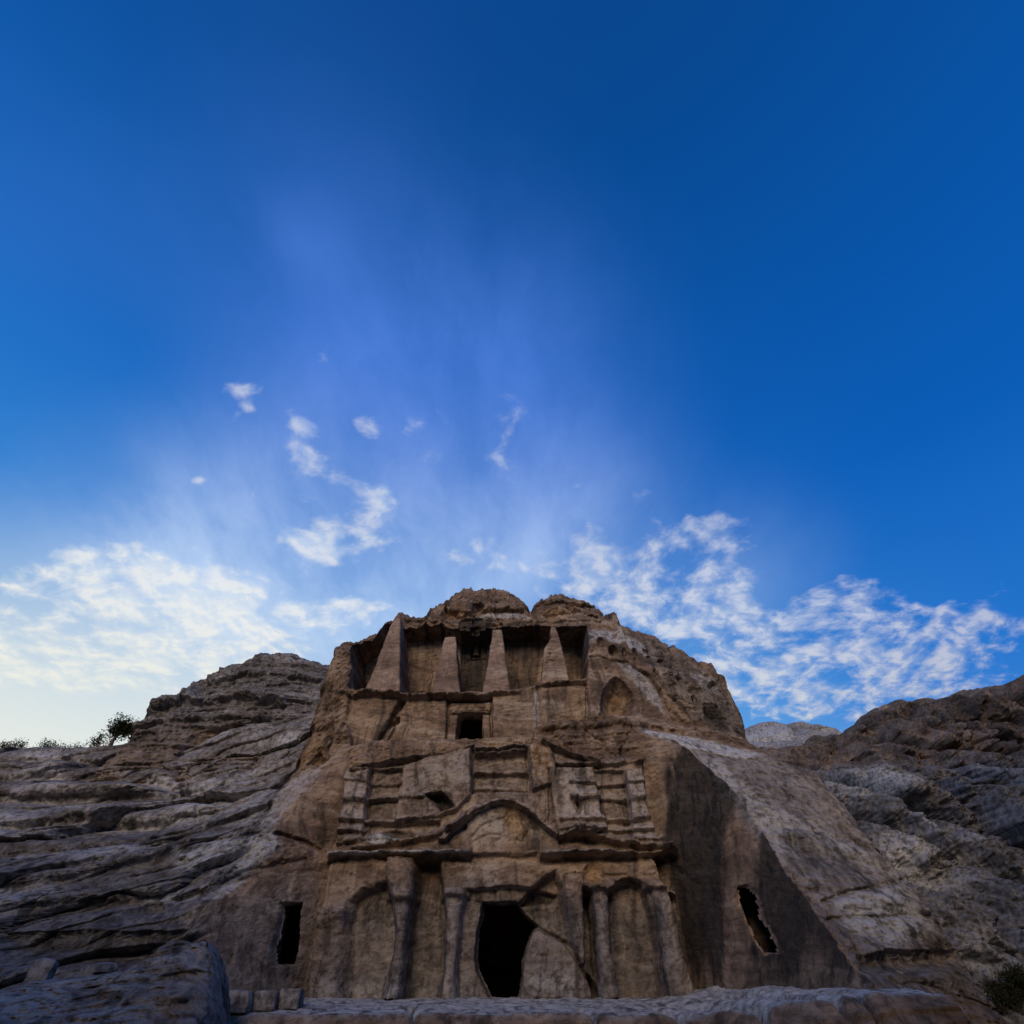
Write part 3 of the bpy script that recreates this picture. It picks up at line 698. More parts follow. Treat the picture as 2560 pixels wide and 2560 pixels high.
# rock above the right half: strata ridges
for k, (v0, v1) in enumerate(((1833, 1828), (1850, 1853), (1870, 1872))):
    M.ledge(Q(32.0, (1400 + 20 * k, v0 + 1), (1480, v0 + 3), (1590, v1)), 0.10, 0.10, 0.05)
M.ledge(Q(32.8, (1330, 1822), (1400, 1812), (1500, 1810), (1580, 1806), (1640, 1806), (1690, 1812), (1730, 1822)), 0.30, 0.30, 0.15)

# --- upper tomb
YU = 33.6
up = lambda *uv: Q(YU, *uv)
base = up((872, 1740), (1010, 1744), (1140, 1740), (1290, 1732), (1340, 1722), (1466, 1706), (1470, 1790), (1464, 1806), (1345, 1815), (1330, 1850), (1190, 1862), (1000, 1872), (885, 1872), (868, 1800))
M.region(base, lambda x, z: YU + 0.02 * (z - 13) , 0.12, pid('podium'), 0.2)
M.relief(up((1000, 1748), (1118, 1742), (1112, 1862), (1010, 1868), (960, 1866), (985, 1820), (996, 1780)), 0.22, 0.10)
# recess behind the obelisks
rec = Q(36.0, (886, 1640), (905, 1612), (940, 1602), (975, 1580), (1010, 1572), (1060, 1562), (1100, 1557), (1130, 1566), (1220, 1566), (1300, 1562), (1345, 1560), (1400, 1566), (1440, 1576), (1464, 1578)) + Q(33.95, (1467, 1700), (1420, 1706), (1340, 1716), (1280, 1726), (1140, 1736), (1010, 1740), (893, 1736))
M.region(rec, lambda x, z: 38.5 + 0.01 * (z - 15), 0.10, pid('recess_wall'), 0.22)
M.region(Q(34.4, (882, 1736), (886, 1690), (890, 1650), (915, 1640), (950, 1645), (940, 1690), (905, 1738)), 39.2, 0.12)
M.relief(Q(38.5, (1152, 1566), (1218, 1566), (1218, 1640), (1212, 1735), (1152, 1735)), 0.35, 0.08, pid('middle_bay'))
niche = Q(38.5, (1178, 1592), (1184, 1588), (1196, 1588), (1202, 1593), (1202, 1640), (1178, 1640))
M.relief(niche, 0.55, 0.05, pid('niche'))
M.ledge(Q(38.5, (1164, 1642), (1216, 1641)), 0.10, 0.14, 0.05)
M.ledge(Q(38.5, (1156, 1612), (1180, 1612)), 0.08, 0.10, 0.04)
# terrace edge
M.ledge(up((885, 1742), (940, 1737), (1002, 1738)), 0.16, 0.48, 0.10, pid('pedestal_slab_a'))
M.ledge(up((1070, 1737), (1150, 1736), (1205, 1738), (1250, 1732), (1300, 1730)), 0.14, 0.34, 0.06, pid('pedestal_slab_b'))
M.ledge(up((1340, 1718), (1366, 1712), (1430, 1711), (1466, 1707)), 0.18, 0.42, 0.08, pid('pedestal_slab_c'))
M.relief(up((1342, 1722), (1464, 1716), (1462, 1806), (1340, 1814)), -0.22, 0.08, pid('pedestal_block'))
# diagonal cleft through the podium
M.groove(up((1006, 1752), (990, 1775), (976, 1800), (958, 1826), (942, 1862)), 0.13, 0.65)
M.bowl(up((975, 1796), (1000, 1790), (998, 1805), (985, 1815), (962, 1830)), 0.7, 0.15)
# upper doorway with its frame
M.relief(up((1117, 1744), (1230, 1742), (1230, 1850), (1112, 1856)), 0.55, 0.05, pid('door_surround'))
M.relief(up((1126, 1750), (1224, 1750), (1224, 1771), (1122, 1772)), -0.22, 0.04, pid('door_frieze'))
M.relief(up((1124, 1774), (1222, 1773), (1221, 1778), (1124, 1779)), -0.34, 0.03, pid('door_lintel'))
M.relief(up((1122, 1780), (1142, 1780), (1139, 1854), (1114, 1856)), -0.22, 0.04, pid('door_jamb_a'))
M.relief(up((1204, 1780), (1222, 1780), (1226, 1850), (1206, 1852)), -0.22, 0.04, pid('door_jamb_b'))
udoor = up((1144, 1781), (1150, 1778), (1198, 1778), (1203, 1783), (1205, 1852), (1138, 1856)); HOLES.append((udoor, 'hole_upper'))
M.region(udoor, 35.0, 0.04, pid('upper_doorway'))
for uu in (1144, 1162, 1181, 1204):
    M.bowl(up((uu - 5, 1757), (uu, 1753.5), (uu + 5, 1757), (uu + 5, 1764), (uu, 1767), (uu - 5, 1764)), -0.10, 0.06)
# rounded bosses, hollow and holes of the right shoulder
M.bowl(Q(34, (1492, 1795), (1498, 1760), (1510, 1725), (1524, 1700), (1540, 1692), (1556, 1700), (1574, 1722), (1584, 1742), (1584, 1770), (1580, 1800), (1545, 1806), (1505, 1806)), 1.15, 0.55, pid('hollow'))
M.paint('ochre', Q(34.5, (1505, 1795), (1520, 1730), (1570, 1745), (1555, 1795)), 0.55, 0.4)
for (cu, cv, ru, rv, dp) in ((1530, 1637, 13, 16, .7), (1560, 1645, 7, 11, .5), (1590, 1630, 8, 14, .6), (1588, 1655, 5, 7, .4), (1620, 1620, 12, 8, .6), (1625, 1638, 8, 6, .5), (1500, 1615, 12, 16, .5),
                              (1545, 1592, 14, 8, .35), (1570, 1594, 10, 7, .3), (1660, 1653, 9, 6, .5), (1740, 1760, 12, 22, .7), (1650, 1735, 7, 12, .5), (1700, 1700, 12, 9, .5), (1800, 1705, 14, 10, .8),
                              (1760, 1640, 9, 5, .3), (1480, 1640, 5, 9, .3)):
    M.bowl(Q(35, *[(cu + ru * math.cos(a) * (1 + .2 * math.sin(2 * a + cu)), cv + rv * math.sin(a)) for a in np.linspace(0, 6.283, 12, endpoint=False)]), dp, 0.22)
M.groove(Q(34.6, (1474, 1652), (1500, 1648), (1530, 1658), (1560, 1660), (1590, 1672), (1625, 1686)), 0.07, 0.22)
M.groove(Q(34.8, (1590, 1672), (1630, 1700), (1650, 1735), (1675, 1775), (1710, 1810)), 0.12, 0.40)
M.groove(Q(35, (1640, 1680), (1670, 1740), (1720, 1785), (1735, 1815)), 0.10, 0.35)
M.relief(Q(35, (1660, 1680), (1720, 1670), (1770, 1700), (1800, 1760), (1812, 1820), (1760, 1842), (1740, 1790), (1690, 1740)), -0.5, 0.5)
M.bowl(Q(35.5, (1755, 1770), (1800, 1770), (1815, 1830), (1800, 1850), (1760, 1845), (1748, 1815)), 0.8, 0.5)
# caps: overhung layers and caves under the domes
M.ledge(Q(38, (1112, 1550), (1140, 1540), (1180, 1530), (1240, 1520), (1310, 1525)), 0.30, 0.5, 0.35)
M.bowl(Q(38, (1098, 1558), (1108, 1535), (1135, 1528), (1160, 1532), (1158, 1550), (1140, 1558)), 0.9, 0.3)
M.paint('ochre', Q(38, (1098, 1558), (1108, 1528), (1170, 1528), (1160, 1555)), 0.6, 0.3)
M.bowl(Q(38.5, (1178, 1545), (1180, 1505), (1196, 1498), (1210, 1506), (1214, 1530), (1202, 1545)), 1.0, 0.35)
M.groove(Q(39, (1326, 1530), (1328, 1548), (1330, 1560)), 0.25, 0.9)
M.bowl(Q(38, (1358, 1552), (1358, 1538), (1380, 1522), (1398, 1520), (1415, 1535), (1432, 1552)), -0.8, 0.5)
M.paint('ochre', Q(38, (1358, 1552), (1358, 1538), (1380, 1522), (1400, 1535), (1415, 1552)), 0.5, 0.2)
M.bowl(Q(38, (1465, 1562), (1470, 1552), (1482, 1548), (1494, 1556), (1498, 1566), (1475, 1566)), 1.2, 0.25)
M.bowl(Q(38, (1405, 1525), (1420, 1506), (1440, 1520), (1460, 1535), (1440, 1545)), 0.5, 0.3)
M.ledge(Q(37, (1000, 1566), (1060, 1562), (1100, 1556), (1140, 1564), (1200, 1566), (1260, 1563), (1340, 1558)), 0.18, 0.25, 0.10)
M.ledge(Q(37, (1340, 1556), (1400, 1558), (1470, 1562), (1500, 1568)), 0.22, 0.35, 0.12)
# left pillar
M.groove(Q(33.8, (880, 1740), (872, 1790), (862, 1830), (852, 1860)), 0.12, 0.25)
M.bowl(Q(33.5, (775, 1925), (790, 1890), (802, 1880), (815, 1905), (832, 1918), (820, 1930)), 0.8, 0.4)
M.paint('ochre', Q(33.5, (735, 1925), (760, 1870), (802, 1840), (840, 1890), (830, 1930)), 0.5, 0.4)
M.ledge(Q(33.8, (815, 1632), (845, 1625), (892, 1632)), 0.2, 0.18, 0.08)
M.ledge(Q(33.6, (836, 1728), (860, 1730), (884, 1740)), 0.14, 0.18, 0.06)
M.groove(Q(34, (822, 1640), (826, 1700), (822, 1760), (815, 1810)), 0.10, 0.22)

# windows of the side chambers
win = V3((699, 2252, 29.2), (702, 2260, 29.2), (758, 2256, 30), (752, 2300, 30), (745, 2340, 30), (740, 2380, 29.9), (728, 2416, 29.8), (676, 2416, 29), (676, 2368, 29), (690, 2335, 29.1), (697, 2300, 29.2))
M.region(win, lambda x, z: lw_fn(x, z) + 0.40, 0.05, pid('window_left')); HOLES.append((win, 'hole_left'))
winr = V3((1826, 2232, 28.7), (1850, 2226, 28.1), (1876, 2248, 27.5), (1888, 2300, 27.2), (1915, 2335, 26.6), (1930, 2370, 26.3), (1930, 2388, 26.3), (1884, 2392, 27.4), (1860, 2350, 27.9), (1842, 2300, 28.3), (1832, 2270, 28.5))
cxw = sum(q[0] for q in winr) / len(winr); czw = sum(q[1] for q in winr) / len(winr)
winr = [(cxw + (x - cxw) * 1.12 + 0.05, czw + (z - czw) * 1.04) for x, z in winr]
M.region(winr, lambda x, z: wall_fn(x, z) + 0.30, 0.06, pid('window_right')); HOLES.append((winr, 'hole_right'))

# natural slope details
M.groove(V3((690, 2082, 29.7), (760, 2100, 30), (812, 2128, 30.6)), 0.08, 0.35)
M.groove(V3((440, 2112, 29.5), (560, 2094, 29.6), (650, 2080, 29.8)), 0.07, 0.25)
M.groove(V3((540, 2215, 27.6), (600, 2180, 28.2), (700, 2160, 29.3), (760, 2145, 30)), 0.08, 0.30)
M.bowl(V3((330, 2290, 26.8), (345, 2260, 27), (400, 2255, 27.1), (420, 2275, 27), (380, 2300, 26.8)), 0.8, 0.4)
M.bowl(V3((420, 2245, 27.3), (500, 2220, 27.6), (515, 2235, 27.4), (430, 2265, 27.1)), 0.6, 0.25)
M.bowl(V3((430, 2148, 28.6), (460, 2140, 28.6), (490, 2150, 28.6), (460, 2165, 28.5)), 0.35, 0.3)
M.bowl(V3((0, 2330, 25.8), (150, 2325, 26), (300, 2330, 26), (470, 2325, 26.4), (440, 2390, 26), (300, 2425, 25.6), (100, 2420, 25.4), (0, 2425, 25)), 1.4, 1.3)
M.ledge(V3((-100, 2195, 27.3), (100, 2190, 27.8), (250, 2160, 28.4), (440, 2115, 29.4)), 0.4, 0.5, 0.25)
M.ledge(V3((-100, 2260, 26.3), (150, 2240, 27), (300, 2230, 27.2), (420, 2210, 27.6)), 0.35, 0.4, 0.25)
M.groove(V3((1640, 1840, 31.5), (1700, 1868, 31), (1800, 1890, 31), (1910, 1905, 31.8)), 0.05, 0.15)
M.groove(V3((2055, 2255, 24.8), (2140, 2225, 25.8), (2285, 2195, 27)), 0.06, 0.2)
M.groove(V3((2060, 2300, 24.2), (2200, 2290, 25), (2330, 2290, 26.5)), 0.06, 0.2)
M.bowl(V3((2140, 2395, 23), (2250, 2370, 24), (2400, 2372, 25.5), (2420, 2420, 25), (2280, 2440, 23.5), (2160, 2440, 22.6)), 0.9, 0.6)
M.ledge(V3((1950, 2080, 27.4), (2050, 2092, 27.2), (2150, 2120, 27.2), (2230, 2160, 27.5)), 0.6, 0.25, 0.1)

# --- colours of the rock: desert varnish, pale crusts, ochre, grey weathering
M.paint('grey', V3((-400, 2000, 30), (440, 2075, 30), (600, 2000, 31.5), (700, 1958, 32.5), (690, 2070, 29.8), (700, 2125, 29.6), (600, 2200, 28.2), (500, 2275, 26.8), (480, 2400, 26), (480, 2570, 25), (-400, 2570, 22)), 0.85, 0.5)
M.paint('pale', V3((440, 2130, 29), (560, 2098, 29.6), (690, 2085, 29.8), (700, 2110, 29.6), (610, 2180, 28.4), (480, 2175, 28.3), (430, 2165, 28.2)), 0.9, 0.5)
M.paint('pale', V3((500, 2255, 27), (545, 2220, 27.6), (620, 2195, 28.2), (560, 2245, 27.4)), 0.8, 0.2)
M.paint('pale', V3((440, 2070, 30.3), (560, 2008, 31.5), (700, 1955, 32.5), (820, 1905, 32), (690, 2060, 30)), 0.45, 0.4)
M.paint('varnish', V3((420, 2110, 29.6), (540, 2030, 31), (620, 2020, 31), (600, 2070, 30.2)), 0.5, 0.5)
M.paint('varnish', V3((0, 2330, 25.8), (470, 2300, 26.6), (440, 2400, 26), (100, 2430, 25.4), (0, 2430, 25)), 0.5, 0.7)
M.paint('varnish', V3((100, 2190, 27.6), (440, 2180, 28), (500, 2250, 27), (300, 2320, 26.3), (60, 2300, 26.2)), 0.35, 0.8)
for a_ in ([(-50, 2215, 27), (120, 2205, 27.4), (200, 2235, 27), (60, 2285, 26.4), (-50, 2290, 26.2)], [(330, 2225, 27.3), (430, 2205, 27.7), (430, 2250, 27.2), (340, 2265, 27)], [(100, 2130, 28.4), (300, 2110, 29), (400, 2100, 29.4), (250, 2150, 28.3)], [(330, 2240, 27.2), (520, 2215, 27.6), (480, 2260, 27)]):
    M.paint('pale', V3(*a_), 0.7, 0.6)
# right slope
M.paint('grey', V3((1592, 1820, 32.4), (1700, 1850, 31.6), (1905, 1885, 32.6), (2085, 1935, 32), (2300, 2200, 28), (2560, 2500, 26), (2300, 2500, 23), (2160, 2450, 22.4), (1950, 2150, 26), (1750, 1898, 30)), 0.55, 0.3)
M.paint('pale', V3((1592, 1815, 32.6), (1660, 1830, 32), (1800, 1850, 32.5), (1900, 1885, 32.6), (1860, 1900, 31.5), (1720, 1872, 31), (1620, 1845, 31.9)), 1.0, 0.3)
M.paint('pale', V3((1750, 1900, 30), (1800, 1900, 30.3), (1880, 2000, 28.7), (2000, 2060, 28), (2150, 2120, 27.4), (2280, 2225, 27), (2120, 2140, 27), (1980, 2090, 27.3), (1950, 2140, 26.3), (1850, 2000, 28.2)), 0.45, 0.9)
M.paint('pale', V3((1700, 1870, 31), (1900, 1890, 32.4), (2080, 1945, 31.8), (2200, 2110, 29), (2300, 2230, 27.5), (2320, 2330, 26), (2120, 2330, 24.2), (1950, 2150, 26), (1780, 1930, 29.6)), 0.22, 1.2)
M.paint('pale', V3((2080, 2250, 25), (2250, 2215, 26.5), (2340, 2330, 25.5), (2250, 2370, 24), (2120, 2330, 24.2)), 0.7, 0.5)
M.paint('varnish', V3((1830, 1930, 29.8), (1960, 1925, 30.8), (2010, 2030, 28.6), (1930, 2020, 28.2)), 0.40, 0.7)
M.paint('varnish', V3((1925, 2070, 27.3), (2060, 2090, 27.3), (2150, 2160, 26.6), (2080, 2250, 25), (2010, 2200, 25.6)), 0.55, 0.7)
M.paint('varnish', V3((2130, 2400, 23), (2420, 2420, 25), (2560, 2570, 25), (2200, 2570, 21.8)), 0.55, 0.6)
# court wall: black water streaks run straight down it, one bare strip between
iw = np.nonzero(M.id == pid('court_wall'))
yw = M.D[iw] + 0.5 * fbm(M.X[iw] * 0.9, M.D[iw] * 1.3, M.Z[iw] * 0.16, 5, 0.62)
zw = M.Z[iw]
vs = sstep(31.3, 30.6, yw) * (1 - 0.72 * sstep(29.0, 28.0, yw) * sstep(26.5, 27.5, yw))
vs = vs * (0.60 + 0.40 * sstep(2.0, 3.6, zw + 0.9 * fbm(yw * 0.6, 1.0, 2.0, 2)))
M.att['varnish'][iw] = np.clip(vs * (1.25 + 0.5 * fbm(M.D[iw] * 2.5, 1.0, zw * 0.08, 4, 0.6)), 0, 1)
# recess walls of the upper tomb
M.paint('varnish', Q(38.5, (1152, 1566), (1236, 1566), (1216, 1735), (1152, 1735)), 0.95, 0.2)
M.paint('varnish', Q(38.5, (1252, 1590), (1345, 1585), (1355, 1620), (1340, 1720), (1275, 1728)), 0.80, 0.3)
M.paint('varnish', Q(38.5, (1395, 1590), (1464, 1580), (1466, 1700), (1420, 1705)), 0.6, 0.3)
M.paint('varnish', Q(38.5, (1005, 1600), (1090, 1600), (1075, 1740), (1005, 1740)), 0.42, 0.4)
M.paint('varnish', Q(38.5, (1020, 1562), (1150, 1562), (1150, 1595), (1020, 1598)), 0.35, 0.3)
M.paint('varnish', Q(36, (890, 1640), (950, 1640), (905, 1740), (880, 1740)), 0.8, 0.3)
# domes and shoulder
M.paint('varnish', Q(39, (1080, 1510), (1130, 1475), (1270, 1475), (1330, 1530), (1300, 1545), (1180, 1540), (1110, 1552)), 0.35, 0.5)
M.paint('varnish', Q(39, (1330, 1530), (1400, 1485), (1500, 1520), (1545, 1575), (1470, 1560)), 0.35, 0.5)
M.paint('pale', Q(38, (1170, 1560), (1240, 1540), (1330, 1550), (1330, 1562)), 0.7, 0.2)
M.paint('pale', Q(35, (1466, 1576), (1540, 1572), (1620, 1600), (1640, 1640), (1560, 1620), (1500, 1600), (1470, 1620)), 0.8, 0.4)
M.paint('pale', Q(34.5, (1540, 1660), (1600, 1670), (1650, 1740), (1660, 1790), (1600, 1740)), 0.6, 0.4)
M.paint('pale', Q(36, (1720, 1690), (1790, 1700), (1810, 1740), (1760, 1745)), 0.6, 0.3)
M.paint('grey', Q(36, (1550, 1570), (1700, 1630), (1850, 1740), (1900, 1870), (1780, 1850), (1700, 1800), (1620, 1680)), 0.45, 0.6)
M.paint('varnish', Q(36, (1620, 1660), (1700, 1680), (1740, 1800), (1810, 1850), (1890, 1880), (1820, 1760), (1740, 1680), (1680, 1640)), 0.40, 0.6)
M.paint('varnish', Q(35.5, (1750, 1775), (1810, 1775), (1820, 1850), (1760, 1850)), 0.6, 0.4)
M.paint('ochre', Q(33.7, (880, 1760), (1000, 1756), (970, 1830), (900, 1860)), 0.15, 0.4)
M.paint('varnish', Q(33.4, (1362, 1726), (1385, 1726), (1388, 1808), (1366, 1810)), 0.55, 0.12)
M.paint('varnish', Q(33.4, (1386, 1726), (1414, 1725), (1414, 1806), (1392, 1808)), 0.45, 0.12)
M.paint('pale', Q(33.4, (1334, 1730), (1346, 1728), (1346, 1812), (1334, 1814)), 0.6, 0.1)
M.paint('ochre', Q(33.4, (1414, 1730), (1460, 1726), (1458, 1806), (1416, 1806)), 0.35, 0.2)
# lower facade stains and tones: darker recesses, paler shafts and blocks
M.paint('grey', f((770, 2560), (800, 2300), (840, 2230), (1180, 2200), (1420, 2230), (1680, 2230), (1745, 2560)), 0.55, 2.2)
M.paint('grey', V3((480, 2560, 26), (490, 2300, 26.4), (640, 2230, 28.3), (800, 2200, 30.5), (765, 2560, 30.5)), 0.5, 1.2)
M.paint('pale', h((850, 2110), (860, 1925), (1180, 1860), (1345, 1850), (1610, 1900), (1650, 2110)), 0.22, 0.6)
M.paint('pale', f((770, 2500), (780, 2440), (1180, 2455), (1190, 2500)), 0.35, 0.6)
M.paint('pale', h((866, 1924), (926, 1920), (912, 2080), (852, 2080)), 0.18, 0.3)
M.paint('pale', h((1030, 1930), (1178, 1870), (1178, 1990), (1000, 1990)), 0.12, 0.5)
M.paint('pale', h((1400, 1925), (1486, 1925), (1516, 2070), (1440, 2070), (1390, 2000)), 0.20, 0.4)
M.paint('pale', h((1564, 1924), (1602, 1924), (1640, 2105), (1575, 2105)), 0.22, 0.3)
M.paint('varnish', h((926, 1926), (1000, 1922), (988, 2048), (914, 2052)), 0.30, 0.2)
M.paint('varnish', h((1492, 1925), (1560, 1925), (1572, 2045), (1510, 2045)), 0.30, 0.2)
M.paint('pale', f((975, 2260), (1030, 2260), (1010, 2500), (955, 2500)), 0.14, 0.3)
M.paint('pale', f((1110, 2230), (1165, 2230), (1150, 2500), (1105, 2500)), 0.14, 0.3)
M.paint('pale', f((1480, 2230), (1522, 2230), (1540, 2500), (1495, 2500)), 0.16, 0.3)
M.paint('pale', f((1636, 2230), (1690, 2230), (1735, 2500), (1660, 2500)), 0.14, 0.3)
M.paint('pale', g((1180, 2010), (1250, 2000), (1260, 2130), (1180, 2130)), 0.25, 0.6)
M.paint('varnish', f((1160, 2222), (1400, 2225), (1390, 2256), (1200, 2262)), 0.6, 0.15)
M.paint('varnish', f((1296, 2260), (1330, 2240), (1400, 2232), (1420, 2330), (1380, 2330)), 0.30, 0.3)
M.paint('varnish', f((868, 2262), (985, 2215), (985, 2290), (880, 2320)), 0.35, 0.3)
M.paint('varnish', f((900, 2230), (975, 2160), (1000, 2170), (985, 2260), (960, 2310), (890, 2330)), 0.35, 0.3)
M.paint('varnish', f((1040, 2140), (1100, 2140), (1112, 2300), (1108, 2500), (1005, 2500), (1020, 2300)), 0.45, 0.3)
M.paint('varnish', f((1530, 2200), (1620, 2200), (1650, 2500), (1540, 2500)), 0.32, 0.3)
M.paint('pale', f((1165, 2150), (1250, 2150), (1250, 2225), (1165, 2215)), 0.30, 0.7)
M.paint('pale', f((1320, 2440), (1400, 2420), (1450, 2460), (1440, 2490), (1310, 2490)), 0.45, 0.3)
M.paint('pale', g((820, 2130), (1180, 2130), (1180, 2138), (820, 2140)), 0.8, 0.06)  # bright upper edge of the cornice painted in as a pale line
M.paint('pale', g((1350, 2132), (1560, 2126), (1560, 2134), (1350, 2139)), 0.6, 0.06)  # same painted highlight along the right cornice
M.paint('varnish', h((1330, 1950), (1385, 1945), (1385, 1990), (1325, 1990)), 0.5, 0.2)
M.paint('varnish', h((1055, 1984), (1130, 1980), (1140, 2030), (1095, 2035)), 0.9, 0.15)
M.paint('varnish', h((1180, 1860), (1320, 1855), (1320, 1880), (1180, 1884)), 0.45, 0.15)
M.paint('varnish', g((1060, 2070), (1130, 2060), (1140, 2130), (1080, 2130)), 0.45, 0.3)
M.paint('ochre', f((1030, 2140), (1100, 2140), (1095, 2190), (1045, 2200)), 0.5, 0.2)
M.paint('ochre', h((1085, 1935), (1140, 1930), (1140, 1990), (1090, 1985)), 0.35, 0.2)

for hp, hn in HOLES:                       # the skin stops inside the jambs; rooms are built behind
    i_, m_, ins_, d_ = M.mask(hp, 0.02)
    M.id[i_] = np.where(ins_ & (d_ > 0.055), pid(hn), M.id[i_])
M.smooth(Q(34.8, (1468, 1575), (1560, 1572), (1640, 1620), (1660, 1680), (1690, 1770), (1660, 1812), (1480, 1812)), 0.35, 0.8)
M.smooth(V3((1592, 1820, 32.4), (1905, 1885, 32.6), (2060, 1935, 31.5), (2200, 2110, 28.5), (2250, 2230, 26.5), (2060, 2290, 24.2), (1850, 2000, 28.2)), 0.55, 0.8)
M.smooth(V3((560, 2010, 31.5), (700, 1957, 32.5), (830, 1905, 32), (690, 2075, 29.8), (560, 2090, 29.7), (450, 2090, 30)), 0.45, 0.6)
rag = fbm(M.X[:, -1] * 1.6, M.D[:, -1] * 0.5, 0.7, 5, 0.6) * 0.10 + fbm(M.X[:, -1] * 0.6, 2.2, 0.3, 3) * 0.12
top_t = (M.Z - 0.3) / (M.Z[:, -1:] - 0.3)
M.Z += (rag[:, None] * top_t ** 6).astype(np.float32)
crest_line = [(c[0], c[1]) for c in M.crest]
k0 = [p for p in crest_line if p[0] < -11.0]
k1 = [p for p in crest_line if -11.4 <= p[0] < 7.4]
k2 = [p for p in crest_line if 6.9 <= p[0] <= 14.6]
k3 = [p for p in crest_line if p[0] >= 14.5]
M.curl([p for p in k0 if p[0] < -11.9], 0.9, 1.3)
M.curl([p for p in k0 if p[0] > -11.9], 0.9, 1.6)
M.curl(k1, 0.8, 1.3); M.curl(k2, 1.0, 2.2); M.curl(k3, 1.6, 5.0)
M.D += np.where(M.X > 16.4, (M.X - 16.4) * 9, 0).astype(np.float32)
M.smooth(V3((-400, 2100, 28), (200, 2100, 29), (440, 2080, 30), (520, 2250, 27), (470, 2560, 25), (-400, 2560, 22)), 0.6, 1.5)
sl = (1.9 * sstep(-10.5, -12.5, M.X) + 0.35 * sstep(9.5, 11.0, M.X) * sstep(9.5, 8.0, M.Z) + 0.40 * sstep(6.5, 8.5, M.X) * sstep(11.5, 13.0, M.Z) + 0.5 * sstep(20.5, 21.5, M.Z)).astype(np.float32)
M.natural(big=0.55, strata=0.15, mid=0.26, fine=0.09, tilt=lambda x: np.where(x < -9, -0.42 * (x + 9), np.where(x > 8.5, 0.0 + 0.10 * (x - 8.5), 0.0)), slab=sl, slabf=0.42, joint=0.35, seed=3.0)
SIL = [(814, 1640), (824, 1618), (840, 1606), (862, 1601), (880, 1609), (893, 1617), (915, 1600), (935, 1591), (953, 1592), (965, 1577), (976, 1556), (990, 1546), (1000, 1537), (1008, 1534), (1018, 1538), (1033, 1551), (1060, 1546), (1075, 1538), (1083, 1522), (1092, 1516),
       (1102, 1522), (1116, 1519), (1124, 1504), (1132, 1490), (1148, 1483), (1170, 1479), (1200, 1480), (1230, 1479), (1242, 1477), (1258, 1483), (1290, 1492), (1305, 1506), (1318, 1520), (1326, 1532), (1334, 1520), (1350, 1506), (1375, 1496), (1400, 1496), (1440, 1506), (1478, 1518),
       (1505, 1538), (1525, 1560), (1537, 1573), (1560, 1576), (1590, 1586), (1605, 1588), (1632, 1610), (1660, 1628), (1668, 1622), (1678, 1621), (1692, 1640), (1735, 1664), (1770, 1682), (1795, 1688), (1806, 1702), (1818, 1728), (1836, 1738), (1844, 1748), (1850, 1790), (1876, 1815), (1893, 1845), (1902, 1880)]
SIL = [(u, v + 1.2 * math.sin(u * 0.21) * math.sin(u * 0.05)) for u, v in SIL]
M.fit_crest(SIL, -11.2, 14.4)
rg = 0.09 * fbm(M.X[:, -1] * 2.4, 0.5, 0.7, 5, 0.65)
M.Z += (rg[:, None] * top_t ** 30).astype(np.float32)
M.finish(back=9.0, drop=26.0)


# ------------------------------------------------------------------ the other rock masses
def sheet(name, crest, pts, xs, zbot, rows, curlR, curlD, **nat):
    S = Sheet(xs, zbot, crest, rows, warp=0.15)
    S.D[:] = rbf([at(*p) for p in pts])(S.X, S.Z)
    return S
def ragged(S, zb, a1, f1, a2, f2, seed):
    n = a1 * fbm(S.X[:, -1] * f1, seed, 0.7, 5, 0.6) + a2 * fbm(S.X[:, -1] * f2, seed + 4, 0.3, 3)
    t = (S.Z - zb) / (S.Z[:, -1:] - zb)
    S.Z += (n[:, None] * np.clip(t, 0, 1) ** 5).astype(np.float32)

# left slope behind the ramp, up to the shrubs on the skyline
cL = [(-76, 50, 13.0), at(-420, 1885, 47), at(-200, 1872, 46.5), at(0, 1866, 46), at(60, 1868, 46), at(130, 1869, 46), at(200, 1864, 45.5), at(260, 1857, 45), at(330, 1846, 44.5), at(420, 1830, 44), at(600, 1800, 44), at(760, 1770, 43.5), at(840, 1760, 43)]
pL = [(-420, 1885, 47), (0, 1866, 46), (200, 1864, 45.5), (600, 1800, 44), (840, 1760, 43), (0, 1900, 42.5), (0, 1960, 38.6), (0, 2000, 36.6), (0, 2060, 33.6), (0, 2100, 32), (0, 2180, 29.3), (300, 1990, 37.4), (300, 2050, 34.6), (480, 2000, 36.4), (500, 1930, 39.4),
      (700, 1900, 39), (800, 1800, 42), (800, 1870, 38), (700, 1960, 36.2), (300, 2110, 31.6), (600, 2020, 34.6), (440, 2090, 31.6), (-400, 2000, 36), (-400, 2180, 29), (200, 1920, 41), (820, 1950, 35)]
L = sheet('rock_slope', cL, pL, np.concatenate([np.arange(-75, -47, 0.35), np.arange(-47, -8.5, 0.09)]), 2.0, 330, 2, 3)
bulges = [((0, 1962), (150, 1948), (330, 1955), (420, 1975), (300, 2000), (100, 2010), (-50, 2000)), ((150, 2030), (300, 1995), (430, 1990), (520, 2005), (560, 2025), (440, 2065), (250, 2080), (60, 2078), (0, 2060)),
          ((430, 1985), (560, 1945), (680, 1900), (760, 1880), (740, 1920), (620, 1985), (520, 2005)), ((-60, 2085), (150, 2080), (420, 2090), (300, 2125), (-50, 2140)), ((0, 1900), (120, 1890), (260, 1910), (160, 1935), (0, 1935))]
for bpoly, yy in zip(bulges, (38.5, 35, 38, 31.5, 42)):
    L.bowl(Q(yy, *bpoly), -1.1, 1.0)
